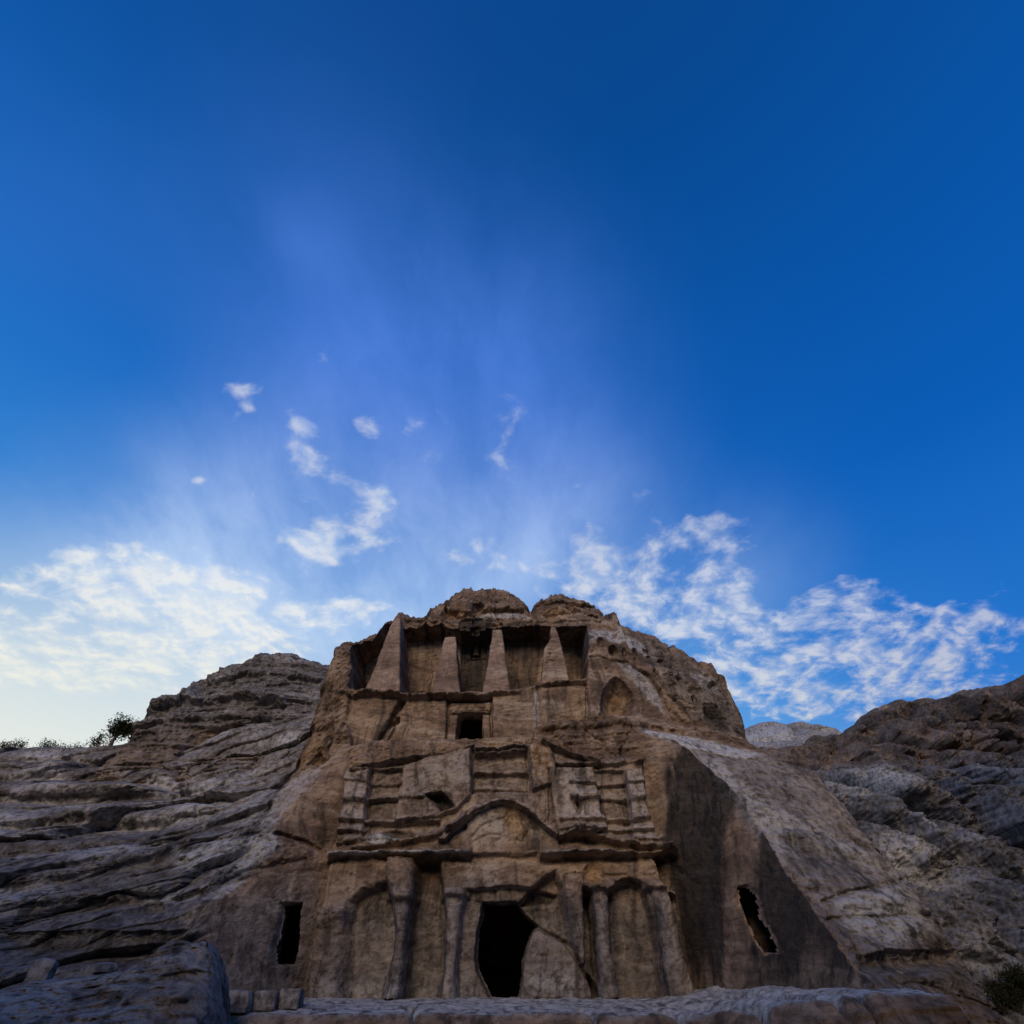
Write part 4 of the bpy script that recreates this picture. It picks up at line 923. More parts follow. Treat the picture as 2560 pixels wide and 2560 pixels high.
for line, yy in ((((-50, 1952), (120, 1938), (300, 1945), (420, 1968)), 39.5), (((-50, 2070), (180, 2062), (440, 2072), (520, 2060)), 34), (((0, 1905), (150, 1900), (280, 1915)), 42), (((430, 1978), (560, 1935), (700, 1885)), 39), (((-60, 2010), (140, 2005), (300, 1988), (440, 1985)), 37)):
    L.groove(Q(yy, *line), 0.35, 0.9)
L.att['grey'][:] = 0.75
n = fbm(L.X * 0.3, L.D * 0.3, L.Z * 0.6, 4)
L.att['varnish'][:] = np.clip(0.25 + 0.9 * n, 0, 0.8); L.att['pale'][:] = np.clip(0.2 - 1.2 * n, 0, 0.8)
ragged(L, 2.0, 0.15, 0.9, 0.25, 0.3, 3.1)
L.curl([(c[0], c[1]) for c in L.crest], 0.8, 2.0)
L.natural(big=1.2, strata=0.08, mid=0.16, fine=0.06, tilt=-0.40, sx=0.18, seed=11.0, slab=2.0, slabf=0.24, joint=0.6)
cm = sorted((c[0], c[1]) for c in M.crest); yc = np.interp(L.X, M.X[:, -1], M.D[:, -1])
zc_ = np.interp(L.X, M.X[:, -1], M.Z[:, -1])
L.D = np.where((L.Z < zc_ + 0.3) & (L.X > -23.5), np.maximum(L.D, yc + 0.8 + 0.5 * (zc_ - L.Z)), L.D).astype(np.float32)
L.finish(4, 5)
tag(L.emit('rock_slope', ROCK_FAR), kind='structure')

# the layered outcrop on the left skyline
cH = [at(188, 1985, 40.5), at(215, 1930, 41.2), at(248, 1882, 42), at(272, 1852, 42.6), at(286, 1824, 43), at(330, 1790, 43.6), at(378, 1757, 44.2), at(412, 1744, 44.6), at(445, 1740, 44.9), at(482, 1735, 45), at(492, 1712, 45.4), at(540, 1686, 45.8), at(600, 1667, 46),
      at(625, 1664, 46), at(645, 1650, 46), at(665, 1644, 46), at(700, 1644, 46), at(740, 1645, 46), at(775, 1655, 46), at(805, 1663, 46), at(850, 1680, 46), at(900, 1720, 46)]
pH = [(188, 1985, 40.5), (280, 1985, 39.6), (400, 1960, 39.8), (640, 1915, 40.4), (720, 1880, 41.2), (860, 1840, 43), (286, 1830, 42.8), (400, 1750, 44.4), (490, 1720, 45.2), (640, 1655, 45.8), (800, 1668, 45.8), (880, 1720, 46), (300, 1900, 41), (450, 1850, 42.3), (600, 1800, 43), (600, 1740, 44.2), (480, 1760, 44), (760, 1740, 44.6), (700, 1700, 45)]
H = sheet('rock_outcrop', cH, pH, np.arange(at(188, 1985, 40.5)[0], -10.2, 0.07), 7.2, 330, 2, 3)
hq = lambda Y, *uv: Q(Y, *uv)
H.bowl(hq(42, (455, 1880), (465, 1835), (500, 1812), (560, 1800), (600, 1798), (640, 1812), (700, 1822), (725, 1850), (690, 1885), (600, 1905), (500, 1905)), 1.5, 0.9)
H.paint('ochre', hq(42.5, (460, 1870), (480, 1820), (600, 1806), (700, 1830), (700, 1880), (560, 1880)), 0.45, 0.6)
H.bowl(hq(41, (435, 1888), (450, 1868), (475, 1870), (485, 1890), (460, 1895)), 0.9, 0.3)
H.bowl(hq(42, (285, 1850), (300, 1835), (350, 1830), (370, 1842), (320, 1858)), 0.8, 0.4)
H.ledge(hq(44, (300, 1800), (400, 1772), (500, 1745), (560, 1735), (640, 1738), (720, 1755)), 0.5, 0.7, 0.5)
H.ledge(hq(43.2, (330, 1826), (420, 1800), (520, 1790), (600, 1785), (680, 1800)), 0.35, 0.5, 0.4)
H.ledge(hq(45, (495, 1720), (600, 1690), (700, 1690), (800, 1700)), 0.3, 0.4, 0.3)
for k, v in enumerate((1905, 1922, 1940, 1958)):
    H.ledge(hq(40.6, (220 + 6 * k, v + 14), (360, v), (500, v - 12), (640, v - 18)), 0.22, 0.3, 0.2)
n = fbm(H.X * 0.35, H.D * 0.3, H.Z * 0.8, 4)
H.att['varnish'][:] = np.clip(0.35 + 0.8 * n, 0, 0.8); H.att['grey'][:] = np.clip(0.35 + sstep(13, 19, H.Z) * 0.5, 0, 0.9)
H.att['pale'][:] = np.clip(-0.05 - n, 0, 0.5) * sstep(14, 18, H.Z)
H.curl([(c[0], c[1]) for c in H.crest], 0.9, 1.8)
H.natural(big=0.8, strata=0.32, mid=0.32, fine=0.11, tilt=-0.08, sx=0.2, seed=23.0, bed=1.2, slab=0.8, slabf=0.6, joint=0.6)
H.fit_crest([(188, 1985), (215, 1930), (248, 1882), (272, 1852), (286, 1824), (330, 1790), (378, 1757), (412, 1744), (445, 1740), (482, 1735), (492, 1712), (540, 1686), (600, 1667), (625, 1664), (645, 1650), (665, 1644), (700, 1644), (740, 1645), (775, 1655), (805, 1663), (850, 1680)], -27, -12)
ragged(H, 7.2, 0.30, 1.3, 0.25, 0.45, 8.4)
H.finish(5, 6)
tag(H.emit('rock_outcrop', ROCK_FAR), kind='structure')

# the slope across the gully on the right: rugged crest, rounded boulders below
cR = [at(1850, 1905, 62), at(1960, 1880, 62), at(2050, 1850, 61), at(2085, 1836, 60), at(2120, 1826, 59.5), at(2140, 1805, 59), at(2165, 1790, 58.5), at(2200, 1780, 58), at(2208, 1766, 58), at(2226, 1763, 58), at(2240, 1777, 58), at(2262, 1775, 57.8), at(2266, 1758, 57.8), at(2290, 1755, 57.8), at(2302, 1760, 57.8),
      at(2306, 1774, 57.6), at(2330, 1770, 57.4), at(2345, 1762, 57.2), at(2385, 1760, 57), at(2430, 1745, 56.6), at(2470, 1735, 56.4), at(2500, 1720, 56.2), at(2520, 1718, 56), at(2560, 1692, 56), at(2700, 1640, 56), at(2850, 1600, 56)]
pR = [(1850, 1905, 62), (2085, 1840, 60), (2250, 1768, 58), (2560, 1692, 56), (2850, 1600, 56), (2100, 1900, 54), (2100, 1950, 50), (2200, 2000, 46), (2050, 2000, 50), (2300, 2100, 42), (2200, 2200, 42), (2400, 2200, 39), (2350, 2350, 37), (2500, 2350, 36), (2560, 2500, 33), (2400, 2520, 33.5), (2560, 2100, 43),
      (2560, 1900, 49), (2350, 1850, 53), (2400, 1950, 49), (2850, 2000, 46), (2850, 2500, 34), (2250, 1850, 54.5), (2560, 1780, 53)]
R = sheet('boulder_slope', cR, pR, np.arange(14.0, 62, 0.10), -2.0, 400, 2, 3)
upper = sstep(13.5, 17.5, R.Z + 0.06 * (R.X - 30) + 1.3 * fbm(R.X * 0.2, R.Z * 0.2, 1.0, 3))
wr1 = 0.30 * fbm(R.X * 0.35, R.Z * 0.35, 4.4, 4, 0.6); wr2 = 0.30 * fbm(R.X * 0.35, R.Z * 0.35, 9.4, 4, 0.6)
f1, f2, cid = worley((R.X * 0.91 + R.Z * 0.42) * 0.36 + wr1, (R.X * 0.42 - R.Z * 0.91) * 0.15 + wr2, 5)
edge = np.clip(f2 - f1, 0, 0.5)
hgt = ((cid * 7919) % 97) / 97.0
R.D -= ((1 - 0.55 * upper) * (4.4 * (edge / 0.5) ** 0.55 + 4.6 * (hgt - 0.5) * sstep(0, 0.12, edge))).astype(np.float32)
f1b, f2b, cidb = worley((R.X * 0.92 + R.Z * 0.38) * 0.85 + 0.3 * fbm(R.X * 0.7, R.Z * 0.7, 2.4, 3), (R.X * 0.38 - R.Z * 0.92) * 0.40 + 0.3 * fbm(R.X * 0.7, R.Z * 0.7, 7.4, 3), 9)
R.D -= ((0.8 * (1 - upper) + 1.3 * upper) * np.clip(f2b - f1b, 0, 0.4) / 0.4 * (((cidb * 31) % 17) / 17.0)).astype(np.float32)
wl = R.X * 0.35 + 0.8 * fbm(R.X * 0.3, R.Z * 0.15, 5.5, 3)
R.D += (upper * 2.4 * np.clip(fbm(wl, 0.1 * R.Z, 3.3, 3, 0.5, True), -0.3, 1)).astype(np.float32)
for (cu, cv, ru, rv, yy) in ((2170, 1895, 22, 18, 52), (2290, 1900, 24, 30, 51), (2210, 1835, 16, 26, 55), (2330, 1830, 14, 30, 54), (2520, 1850, 40, 20, 50), (2100, 1925, 24, 10, 50), (2440, 1800, 12, 30, 54), (2380, 1990, 30, 24, 47)):
    R.bowl(Q(yy, *[(cu + ru * math.cos(a) * (1 + .3 * math.sin(2 * a + cu)), cv + rv * math.sin(a)) for a in np.linspace(0, 6.283, 12, endpoint=False)]), 2.2, 0.8)
R.att['grey'][:] = np.clip(0.95 - 0.75 * upper, 0, 1)
n = fbm(R.X * 0.16, R.D * 0.16, R.Z * 0.25, 4)
R.att['pale'][:] = np.clip((1 - upper) * (0.22 + 1.6 * n), 0, 1.0)
R.att['varnish'][:] = np.clip(0.22 + 0.9 * n * upper - 0.7 * n * (1 - upper) + 0.30 * upper, 0, 0.85)
R.curl([(c[0], c[1]) for c in R.crest], 1.2, 2.5)
R.natural(big=0.9, strata=0.35, mid=0.5, fine=0.18, tilt=2.2, sx=0.15, seed=37.0, joint=1.0)
R.fit_crest([(1960, 1880), (2050, 1850), (2085, 1836), (2120, 1826), (2140, 1805), (2165, 1790), (2200, 1780), (2208, 1766), (2226, 1763), (2240, 1777), (2262, 1775), (2266, 1758), (2290, 1755), (2302, 1760), (2306, 1774), (2330, 1770), (2345, 1762), (2385, 1760), (2430, 1745), (2470, 1735), (2500, 1720), (2520, 1718), (2560, 1692), (2850, 1600)], 24, 60)
ragged(R, -2, 1.15, 0.8, 0.3, 0.3, 5.7)
R.finish(8, 8)
tag(R.emit('boulder_slope', ROCK_FAR), kind='structure')

# pale far hill in the gap
cK = [at(1780, 1860, 105), at(1850, 1822, 105), at(1885, 1806, 105), at(1905, 1804, 105), at(1930, 1806, 105), at(1975, 1803, 105), at(1990, 1808, 105), at(2030, 1815, 105), at(2070, 1828, 105), at(2090, 1836, 105), at(2200, 1880, 105)]
pK = [(1780, 1860, 105), (1980, 1804, 105), (2200, 1880, 105), (1900, 1860, 92), (2050, 1870, 92), (1950, 1960, 78), (2150, 1960, 80), (1800, 1960, 80)]
K = sheet('far_hill', cK, pK, np.arange(30, 62, 0.16), 14.0, 150, 2, 3)
f1, f2, cid = worley(K.X * 0.16 + 0.2 * fbm(K.X * 0.2, K.Z * 0.2, 1, 3), K.Z * 0.13, 3)
K.D -= (4.0 * np.clip(f2 - f1, 0, 0.5) ** 0.5).astype(np.float32)
K.att['grey'][:] = 0.9; K.att['pale'][:] = np.clip(0.5 + fbm(K.X * 0.1, K.D * 0.1, K.Z * 0.1, 3), 0, 1)
K.curl([(c[0], c[1]) for c in K.crest], 2.0, 6.0)
ragged(K, 14, 0.25, 0.8, 0.3, 0.2, 1.7)
K.natural(big=1.0, strata=0.6, mid=0.4, fine=0.15, tilt=0.1, sx=0.1, seed=51.0)
K.finish(8, 8)
tag(K.emit('far_hill', ROCK_FAR), kind='structure')

# near left: the knobbly ridge in front of the window wall
cF = [(-27, 18.5, 1.2), at(-250, 2490, 19), at(-60, 2478, 19.5), at(0, 2470, 19.8), at(80, 2448, 20), at(170, 2440, 20.3), at(250, 2432, 20.6), at(310, 2420, 20.8), at(345, 2398, 21), at(372, 2368, 21.2), at(400, 2352, 21.3), at(420, 2346, 21.3), at(442, 2345, 21.3), at(454, 2352, 21.4), at(462, 2362, 21.4),
      at(472, 2354, 21.5), at(488, 2347, 21.5), at(504, 2352, 21.6), at(510, 2364, 21.5), at(516, 2390, 21.3), at(520, 2420, 21.0), at(521, 2460, 20.6), at(518, 2500, 20.2), at(510, 2560, 19.6), (-7.2, 19.2, -0.6)]
pF = [(-250, 2490, 19), (0, 2470, 19.8), (250, 2432, 20.6), (430, 2345, 21.2), (510, 2364, 21.4), (520, 2420, 20.9), (518, 2500, 20.1), (0, 2560, 17.6), (-250, 2560, 17), (250, 2500, 19.4), (250, 2560, 18.4), (430, 2420, 20.6), (430, 2480, 20.0), (430, 2560, 19.2), (480, 2480, 19.9), (490, 2560, 19.2), (350, 2440, 20.2)]
Fs = sheet('rock_outcrop', cF, pF, np.concatenate([np.arange(-26, -17.5, 0.15), np.arange(-17.5, -7.2, 0.035)]), -0.7, 200, 2, 3)
Fs.groove(Q(21, (404, 2362), (430, 2356), (456, 2370), (470, 2395), (480, 2420)), 0.06, 0.22)
Fs.bowl(Q(20.8, (362, 2420), (380, 2385), (430, 2380), (465, 2395), (480, 2425), (440, 2440)), -0.25, 0.5)
Fs.bowl(Q(20.5, (215, 2420), (250, 2412), (280, 2420), (285, 2440), (215, 2445)), -0.25, 0.2)
Fs.ledge(Q(20.4, (440, 2480), (480, 2484), (522, 2480)), 0.25, 0.3, 0.12)
Fs.att['grey'][:] = 0.5; Fs.att['pale'][:] = np.clip(0.25 + 0.9 * fbm(Fs.X * 0.5, Fs.D * 0.5, Fs.Z, 3), 0, 0.8)
Fs.att['varnish'][:] = np.clip(0.1 + 0.6 * fbm(Fs.X * 0.4 + 9, Fs.D * 0.4, Fs.Z, 3), 0, 0.5)
ragged(Fs, -0.7, 0.08, 2.0, 0.06, 0.8, 2.7)
Fs.curl([(c[0], c[1]) for c in Fs.crest], 0.35, 0.7)
Fs.natural(big=0.30, strata=0.30, mid=0.20, fine=0.08, tilt=-0.16, sx=0.5, seed=63.0, bed=1.6, slab=0.35, slabf=1.5, joint=0.25)
Fs.X += (sstep(-9.6, -8.6, Fs.X) * (0.16 * fbm(Fs.X * 0.3, 2.0, Fs.Z * 2.6, 4, 0.6) + 0.10 * fbm(Fs.D * 1.5, 1.0, Fs.Z * 1.0, 3))).astype(np.float32)
Fs.finish(3, 2)
tag(Fs.emit('rock_outcrop', ROCK), kind='structure')

# ------------------------------------------------------------------ ledge in front of the tomb, ground
gx = np.arange(-9.4, 12.6, 0.045); gy = np.arange(19.0, 31.4, 0.05)
GX, GY = np.meshgrid(gx, gy, indexing='ij'); GX = GX.astype(np.float32); GY = GY.astype(np.float32)
rise = sstep(5.2, 9.0, GX)
brow = 25.6 + 0.5 * fbm(GX * 0.25, 3.3, 1.0, 3) - 4.6 * sstep(5.0, 9.2, GX) + 0.3 * fbm(GX * 0.9, 8.0, GY * 0.3, 3)
GZ = 1.66 - 0.10 * np.clip(29.6 - GY, 0, 9) + 0.92 * rise * (1 - 0.45 * sstep(22, 29, GY))
GZ += 0.10 * fbm(GX * 0.3, GY * 0.4, 2.0, 4) + 0.07 * fbm(GX * 1.2, GY * 1.6, 5.0, 4) + 0.03 * fbm(GX * 4, GY * 4, 3, 3)
drp = np.clip(brow - GY, 0, 9)
GZ -= 1.6 * (1 - np.exp(-(drp / (1.2 + 1.3 * rise)) ** 1.3)) + 0.25 * drp
GZ -= 1.6 * sstep(20.6, 19.0, GY)
GZ -= 2.2 * sstep(11.6, 12.6, GX)
lay = fbm(GX * 0.25, GY * 0.3, GZ * 3.2, 4, 0.6)
GY2 = GY + (sstep(0, 0.5, drp) * 0.45 * lay).astype(np.float32)
for line, w in ((((4.9, 27.2), (5.3, 26.0), (5.75, 24.8), (6.1, 23.0), (6.3, 21.0)), 0.08), (((5.6, 27.6), (6.3, 26.4), (6.9, 24.6), (7.4, 22.4), (7.7, 20.0)), 0.09), (((7.6, 26.0), (8.0, 23.6), (8.5, 21.8), (9.0, 19.5)), 0.09), (((6.9, 27.5), (8.0, 25.4), (9.6, 23.6)), 0.06), (((8.6, 23.5), (9.3, 21.4), (9.5, 19.3)), 0.06), (((2.2, 27), (2.6, 25.6), (2.9, 24.2)), 0.05), (((-3.6, 27.5), (-3.2, 26), (-3.3, 24.5)), 0.05)):
    d = seg_dist(GX + 0.12 * fbm(GX * 1.3, GY * 1.3, 4, 3), GY, line)
    GZ -= 0.42 * np.exp(-(d / w) ** 2) + 0.10 * np.exp(-(d / (w * 4)) ** 2)
Gm = np.stack([GX, GY2, GZ], -1)
ii = np.arange(GX.size).reshape(GX.shape)
gf = np.stack([ii[:-1, :-1], ii[1:, :-1], ii[1:, 1:], ii[:-1, 1:]], -1).reshape(-1, 4)
dust = np.clip(sstep(-0.2, 0.3, GY - brow) * (1.0 + 0.5 * fbm(GX * 0.7, GY * 0.9, 1, 3)), 0, 1)
led = raw_mesh('rock_ledge', Gm.reshape(-1, 3), gf, ROCK, {'pale': dust.ravel(), 'grey': (0.5 * dust).ravel()})
tag(led, kind='structure')

gr = np.concatenate([[-2500, -800, -300, -120], np.arange(-60, 61, 1.5), [120, 300, 800, 2500]])
QX, QY = np.meshgrid(gr, gr, indexing='ij')
nearm = np.clip(1 - np.hypot(QX, QY) / 90, 0, 1)
QZ = nearm * (0.25 * fbm(QX * 0.15, QY * 0.15, 1, 3)) - 0.05 - 0.25 * sstep(14, 20, QY) * (QY < 60)
ii = np.arange(QX.size).reshape(QX.shape)
gf = np.stack([ii[:-1, :-1], ii[1:, :-1], ii[1:, 1:], ii[:-1, 1:]], -1).reshape(-1, 4)
# ridge added unseen behind the viewer: its height keeps warm light off the lower rocks
bx_, by_ = np.meshgrid(np.arange(-110, 110.1, 1.0), np.arange(-40, -6.9, 0.75), indexing='ij')
Hr = 21.0 + 7.0 * sstep(-13, -24, bx_) + 32.0 * sstep(17, 30, bx_) + 1.2 * fbm(bx_ * 0.08, 1.0, 2.0, 4)
bz_ = Hr * np.clip(1 - np.abs(by_ + 17) / 10.0, 0, 1) ** 0.7 + 0.8 * fbm(bx_ * 0.15, by_ * 0.15, 1.0, 4) - 0.6
ib = np.arange(bx_.size).reshape(bx_.shape)
fb = np.stack([ib[:-1, :-1], ib[1:, :-1], ib[1:, 1:], ib[:-1, 1:]], -1).reshape(-1, 4)
tag(raw_mesh('shade_ridge', np.stack([bx_, by_, bz_], -1).reshape(-1, 3), fb, ROCK_FAR, {'grey': np.full(bx_.size, 0.4)}), kind='structure')
SAND = rock_material('sand', base=(0.30, 0.225, 0.165), alt=(0.24, 0.175, 0.125), bump=0.5, streak=0.0, band=0.0, use_att=False)
tag(raw_mesh('ground', np.stack([QX, QY, QZ], -1).reshape(-1, 3), gf, SAND), kind='structure')


# ------------------------------------------------------------------ cliff and tomb objects
tag(M.emit('cliff', ROCK, [0]), kind='structure')
LOW = thing('rock_cut_tomb', at(1250, 2495, 30), 'eroded lower rock-cut tomb facade with columns, broken pediments and tall black doorway', 'tomb')
UPP = thing('obelisk_tomb', at(1170, 1860, 33), 'upper rock-cut tomb with four tapering obelisks above a small framed doorway', 'tomb')
SIDL = thing('rock_cut_chamber', at(640, 2500, 28), 'smooth cut rock wall with one dark window left of the lower facade', 'rock chamber')
SIDR = thing('rock_cut_chamber', at(1850, 2480, 26), 'black-streaked cut rock wall with dark ragged opening right of the lower facade', 'rock chamber')
PARTS = [
    (LOW, 'facade_wall', ['lower_wall', 'lintel_recess', 'dado_block'], None), (LOW, 'attic_wall', ['attic_wall'], None), (LOW, 'broken_bay', ['broken_bay'], 'collapsed hollow bay right of the doorway'),
    (LOW, 'doorway', ['doorway'], 'tall black ragged doorway'),
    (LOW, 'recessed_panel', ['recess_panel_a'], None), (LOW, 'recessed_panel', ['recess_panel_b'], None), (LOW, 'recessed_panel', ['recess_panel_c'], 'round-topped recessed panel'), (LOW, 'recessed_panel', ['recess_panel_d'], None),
    (LOW, 'column', ['column_a'], None), (LOW, 'column', ['column_b'], None), (LOW, 'column', ['column_c'], None), (LOW, 'column', ['column_d'], 'broken column hanging without its foot'), (LOW, 'column', ['column_e'], None), (LOW, 'column', ['column_f'], None),
    (LOW, 'capital', ['capital_a'], None), (LOW, 'capital', ['capital_b'], None), (LOW, 'capital', ['capital_c'], None), (LOW, 'capital', ['capital_d'], None), (LOW, 'capital', ['capital_e'], None),
    (LOW, 'chipped_hollow', ['chipped_hollow'], None),
    (LOW, 'cornice', ['cornice_left'], None), (LOW, 'cornice', ['cornice_middle'], None), (LOW, 'cornice', ['cornice_right'], None),
    (LOW, 'pediment', ['pediment_field'], None), (LOW, 'pediment', ['worn_pediment'], 'worn left half of the lower pediment'), (LOW, 'raking_cornice', ['raking_cornice'], None), (LOW, 'raking_cornice', ['worn_raking_cornice'], None),
    (LOW, 'arch_field', ['arch_field'], None), (LOW, 'arch_moulding', ['arch_moulding'], None), (LOW, 'broken_hollow', ['broken_hollow'], 'ochre hollow broken out of the arch'),
    (LOW, 'attic_pilaster', ['attic_pilaster_a'], None), (LOW, 'attic_pilaster', ['attic_pilaster_b'], None), (LOW, 'attic_pilaster', ['attic_pilaster_c'], None), (LOW, 'attic_pilaster', ['pilaster_stump'], None),
    (LOW, 'half_pediment', ['half_pediment_left'], None), (LOW, 'half_pediment', ['half_pediment_right'], None), (LOW, 'broken_block', ['ochre_block'], 'fractured yellow block beside the middle pavilion'),
    (LOW, 'pavilion_wall', ['tholos_wall'], None), (LOW, 'pavilion_cornice', ['tholos_cornice'], None), (LOW, 'pavilion_course', ['tholos_course'], None),
    (LOW, 'attic_bay', ['attic_bay_a'], None), (LOW, 'attic_bay', ['attic_bay_b'], None), (LOW, 'attic_bay', ['attic_bay_c'], None),
    (LOW, 'attic_capital', ['attic_capital_a'], None), (LOW, 'attic_capital', ['attic_capital_b'], None), (LOW, 'attic_capital', ['attic_capital_c'], None),
    (LOW, 'plinth_course', ['plinth_course_left'], None), (LOW, 'plinth_course', ['plinth_course_right'], None), (LOW, 'string_course', ['string_course'], None), (LOW, 'attic_base', ['attic_base_a'], None), (LOW, 'attic_base', ['attic_base_b'], None),
    (LOW, 'upper_raking_cornice', ['raking_cornice_left'], None), (LOW, 'upper_raking_cornice', ['raking_cornice_right'], None), (LOW, 'half_pediment_cornice', ['half_pediment_cornice'], None), (LOW, 'end_cornice', ['end_cornice'], None),
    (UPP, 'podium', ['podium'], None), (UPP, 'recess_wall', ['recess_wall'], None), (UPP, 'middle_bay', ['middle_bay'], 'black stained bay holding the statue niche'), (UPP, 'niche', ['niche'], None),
    (UPP, 'pedestal_slab', ['pedestal_slab_a'], None), (UPP, 'pedestal_slab', ['pedestal_slab_b'], None), (UPP, 'pedestal_slab', ['pedestal_slab_c'], None), (UPP, 'pedestal_block', ['pedestal_block'], None),
    (UPP, 'door_surround', ['door_surround'], None), (UPP, 'doorway', ['upper_doorway'], 'square black doorway'),
    (SIDL, 'cut_wall', ['window_wall'], None), (SIDL, 'return_wall', ['return_wall'], None), (SIDL, 'window_opening', ['window_left'], None),
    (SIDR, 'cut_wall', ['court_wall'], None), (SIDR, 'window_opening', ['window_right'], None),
]
done = set()
surround = None
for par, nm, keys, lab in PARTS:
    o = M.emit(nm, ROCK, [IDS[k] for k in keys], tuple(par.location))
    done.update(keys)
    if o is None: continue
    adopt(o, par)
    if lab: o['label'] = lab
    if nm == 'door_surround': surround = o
for nm, k in (('door_frieze', 'door_frieze'), ('door_lintel', 'door_lintel'), ('door_jamb', 'door_jamb_a'), ('door_jamb', 'door_jamb_b')):
    o = M.emit(nm, ROCK, [IDS[k]], tuple(UPP.location)); done.add(k)
    if o is not None:
        o.parent = surround; o.location = (0, 0, 0)
rest = [v for k, v in IDS.items() if k not in done and not k.startswith('hole_')]
if rest:
    o = M.emit('cliff', ROCK, rest)
    if o is not None: tag(o, kind='structure')

# rooms behind the openings: closed rock chambers entered only through them
def room(par, poly, y0, side, up_, depth, dx=0.0):
    xs_ = [q[0] for q in poly]; zs_ = [q[1] for q in poly]
    x0, x1, z0, z1 = min(xs_) - 0.1, max(xs_) + 0.1, min(zs_) - 0.08, max(zs_) + 0.1
    X0, X1, Z0, Z1, Y1 = x0 - side + dx, x1 + side + dx, z0 - 0.05, z1 + up_, y0 + depth
    V = [(x0, y0, z0), (x1, y0, z0), (x1, y0, z1), (x0, y0, z1), (X0, y0, Z0), (X1, y0, Z0), (X1, y0, Z1), (X0, y0, Z1), (X0, Y1, Z0), (X1, Y1, Z0), (X1, Y1, Z1), (X0, Y1, Z1)]
    F = [(0, 1, 5, 4), (1, 2, 6, 5), (2, 3, 7, 6), (3, 0, 4, 7), (4, 5, 9, 8), (5, 6, 10, 9), (6, 7, 11, 10), (7, 4, 8, 11), (8, 9, 10, 11)]
    o = raw_mesh('inner_room', np.array(V) - np.array(par.location), np.array(F), ROCK, smooth=False)
    o.parent = par
    return o
room(LOW, door, 31.45, 3.0, 0.8, 9.0)
room(UPP, udoor, 35.1, 1.8, 0.6, 6.0)
room(SIDL, win, 31.0, 1.6, 0.6, 5.0, -1.2)
room(SIDR, winr, 29.6, 1.6, 0.6, 6.0, 1.2)

# ------------------------------------------------------------------ obelisks
OBEL = rock_material('obelisk_stone', base=(0.375, 0.258, 0.175), alt=(0.225, 0.148, 0.098), streak=0.5, band=1.0, bump=0.9)
def obelisk(left, right, z0, z1, y0, y1, yb, seed, label=None, holes=()):
    """four-sided tapering shaft; left/right = [(z, x)] edge lines"""
    nz, nf, ns = 90, 34, 24
    zl = np.array([p[0] for p in sorted(left)]); xl = np.array([p[1] for p in sorted(left)])
    zr = np.array([p[0] for p in sorted(right)]); xr = np.array([p[1] for p in sorted(right)])
    V = []
    for k in range(nz + 1):
        t = k / nz; z = z0 + (z1 - z0) * t
        a, b_ = np.interp(z, zl, xl), np.interp(z, zr, xr)
        yf = y0 + (y1 - y0) * t
        c = min(0.07, (b_ - a) * 0.2)
        ring = []
        for q in range(nf): s = q / (nf - 1); ring.append((a + c + (b_ - a - 2 * c) * s, yf))
        for q in range(ns): s = q / (ns - 1); ring.append((b_, yf + c + (yb - yf - c) * s))
        for q in range(6): s = (q + 1) / 7; ring.append((b_ + (a - b_) * s, yb))
        for q in range(ns): s = 1 - q / (ns - 1); ring.append((a, yf + c + (yb - yf - c) * s))
        V.append([(x, y, z) for x, y in ring])
    V = np.array(V, np.float32); m = V.shape[1]
    cx = V[:, :, 0].mean(1, keepdims=True)
    n = 0.09 * fbm(V[..., 0] * 1.3 + seed, V[..., 1] * 1.3, V[..., 2] * 1.3, 4, 0.6) + 0.035 * fbm(V[..., 0] * 0.5 + seed, V[..., 1] * 0.5, V[..., 2] * 3.5 + 0.3 * V[..., 0], 3)
    for (hx, hz, rx, rz, dp) in holes:
        n = n - dp * np.exp(-(((V[..., 0] - hx) / rx) ** 2 + ((V[..., 2] - hz) / rz) ** 2) ** 2)
    V[..., 1] -= n; V[..., 0] += np.sign(V[..., 0] - cx) * n * 0.7
    top = V[-1].mean(0); top[2] += 0.04
    Vv = np.concatenate([V.reshape(-1, 3), top[None]])
    F = []
    for k in range(nz):
        for q in range(m):
            r = (q + 1) % m
            F.append((k * m + q, k * m + r, (k + 1) * m + r, (k + 1) * m + q))
    for q in range(m): F.append((nz * m + q, nz * m + (q + 1) % m, nz * m + m, nz * m + m))
    F = [fc for fc in F]
    loc = np.array(UPP.location, np.float32)
    quads = np.array([fc for fc in F if fc[2] != fc[3]])
    o = raw_mesh('obelisk', Vv[:-1] - loc, quads, OBEL)
    o.parent = UPP
    if label: o['label'] = label
    return o
def edge(Y0, Y1, pts):
    v0, v1 = pts[0][1], pts[-1][1]
    out = []
    for u, v in pts:
        Y = Y0 + (Y1 - Y0) * (v - v0) / (v1 - v0)
        p = at(u, v, Y); out.append((p[2], p[0]))
    return out
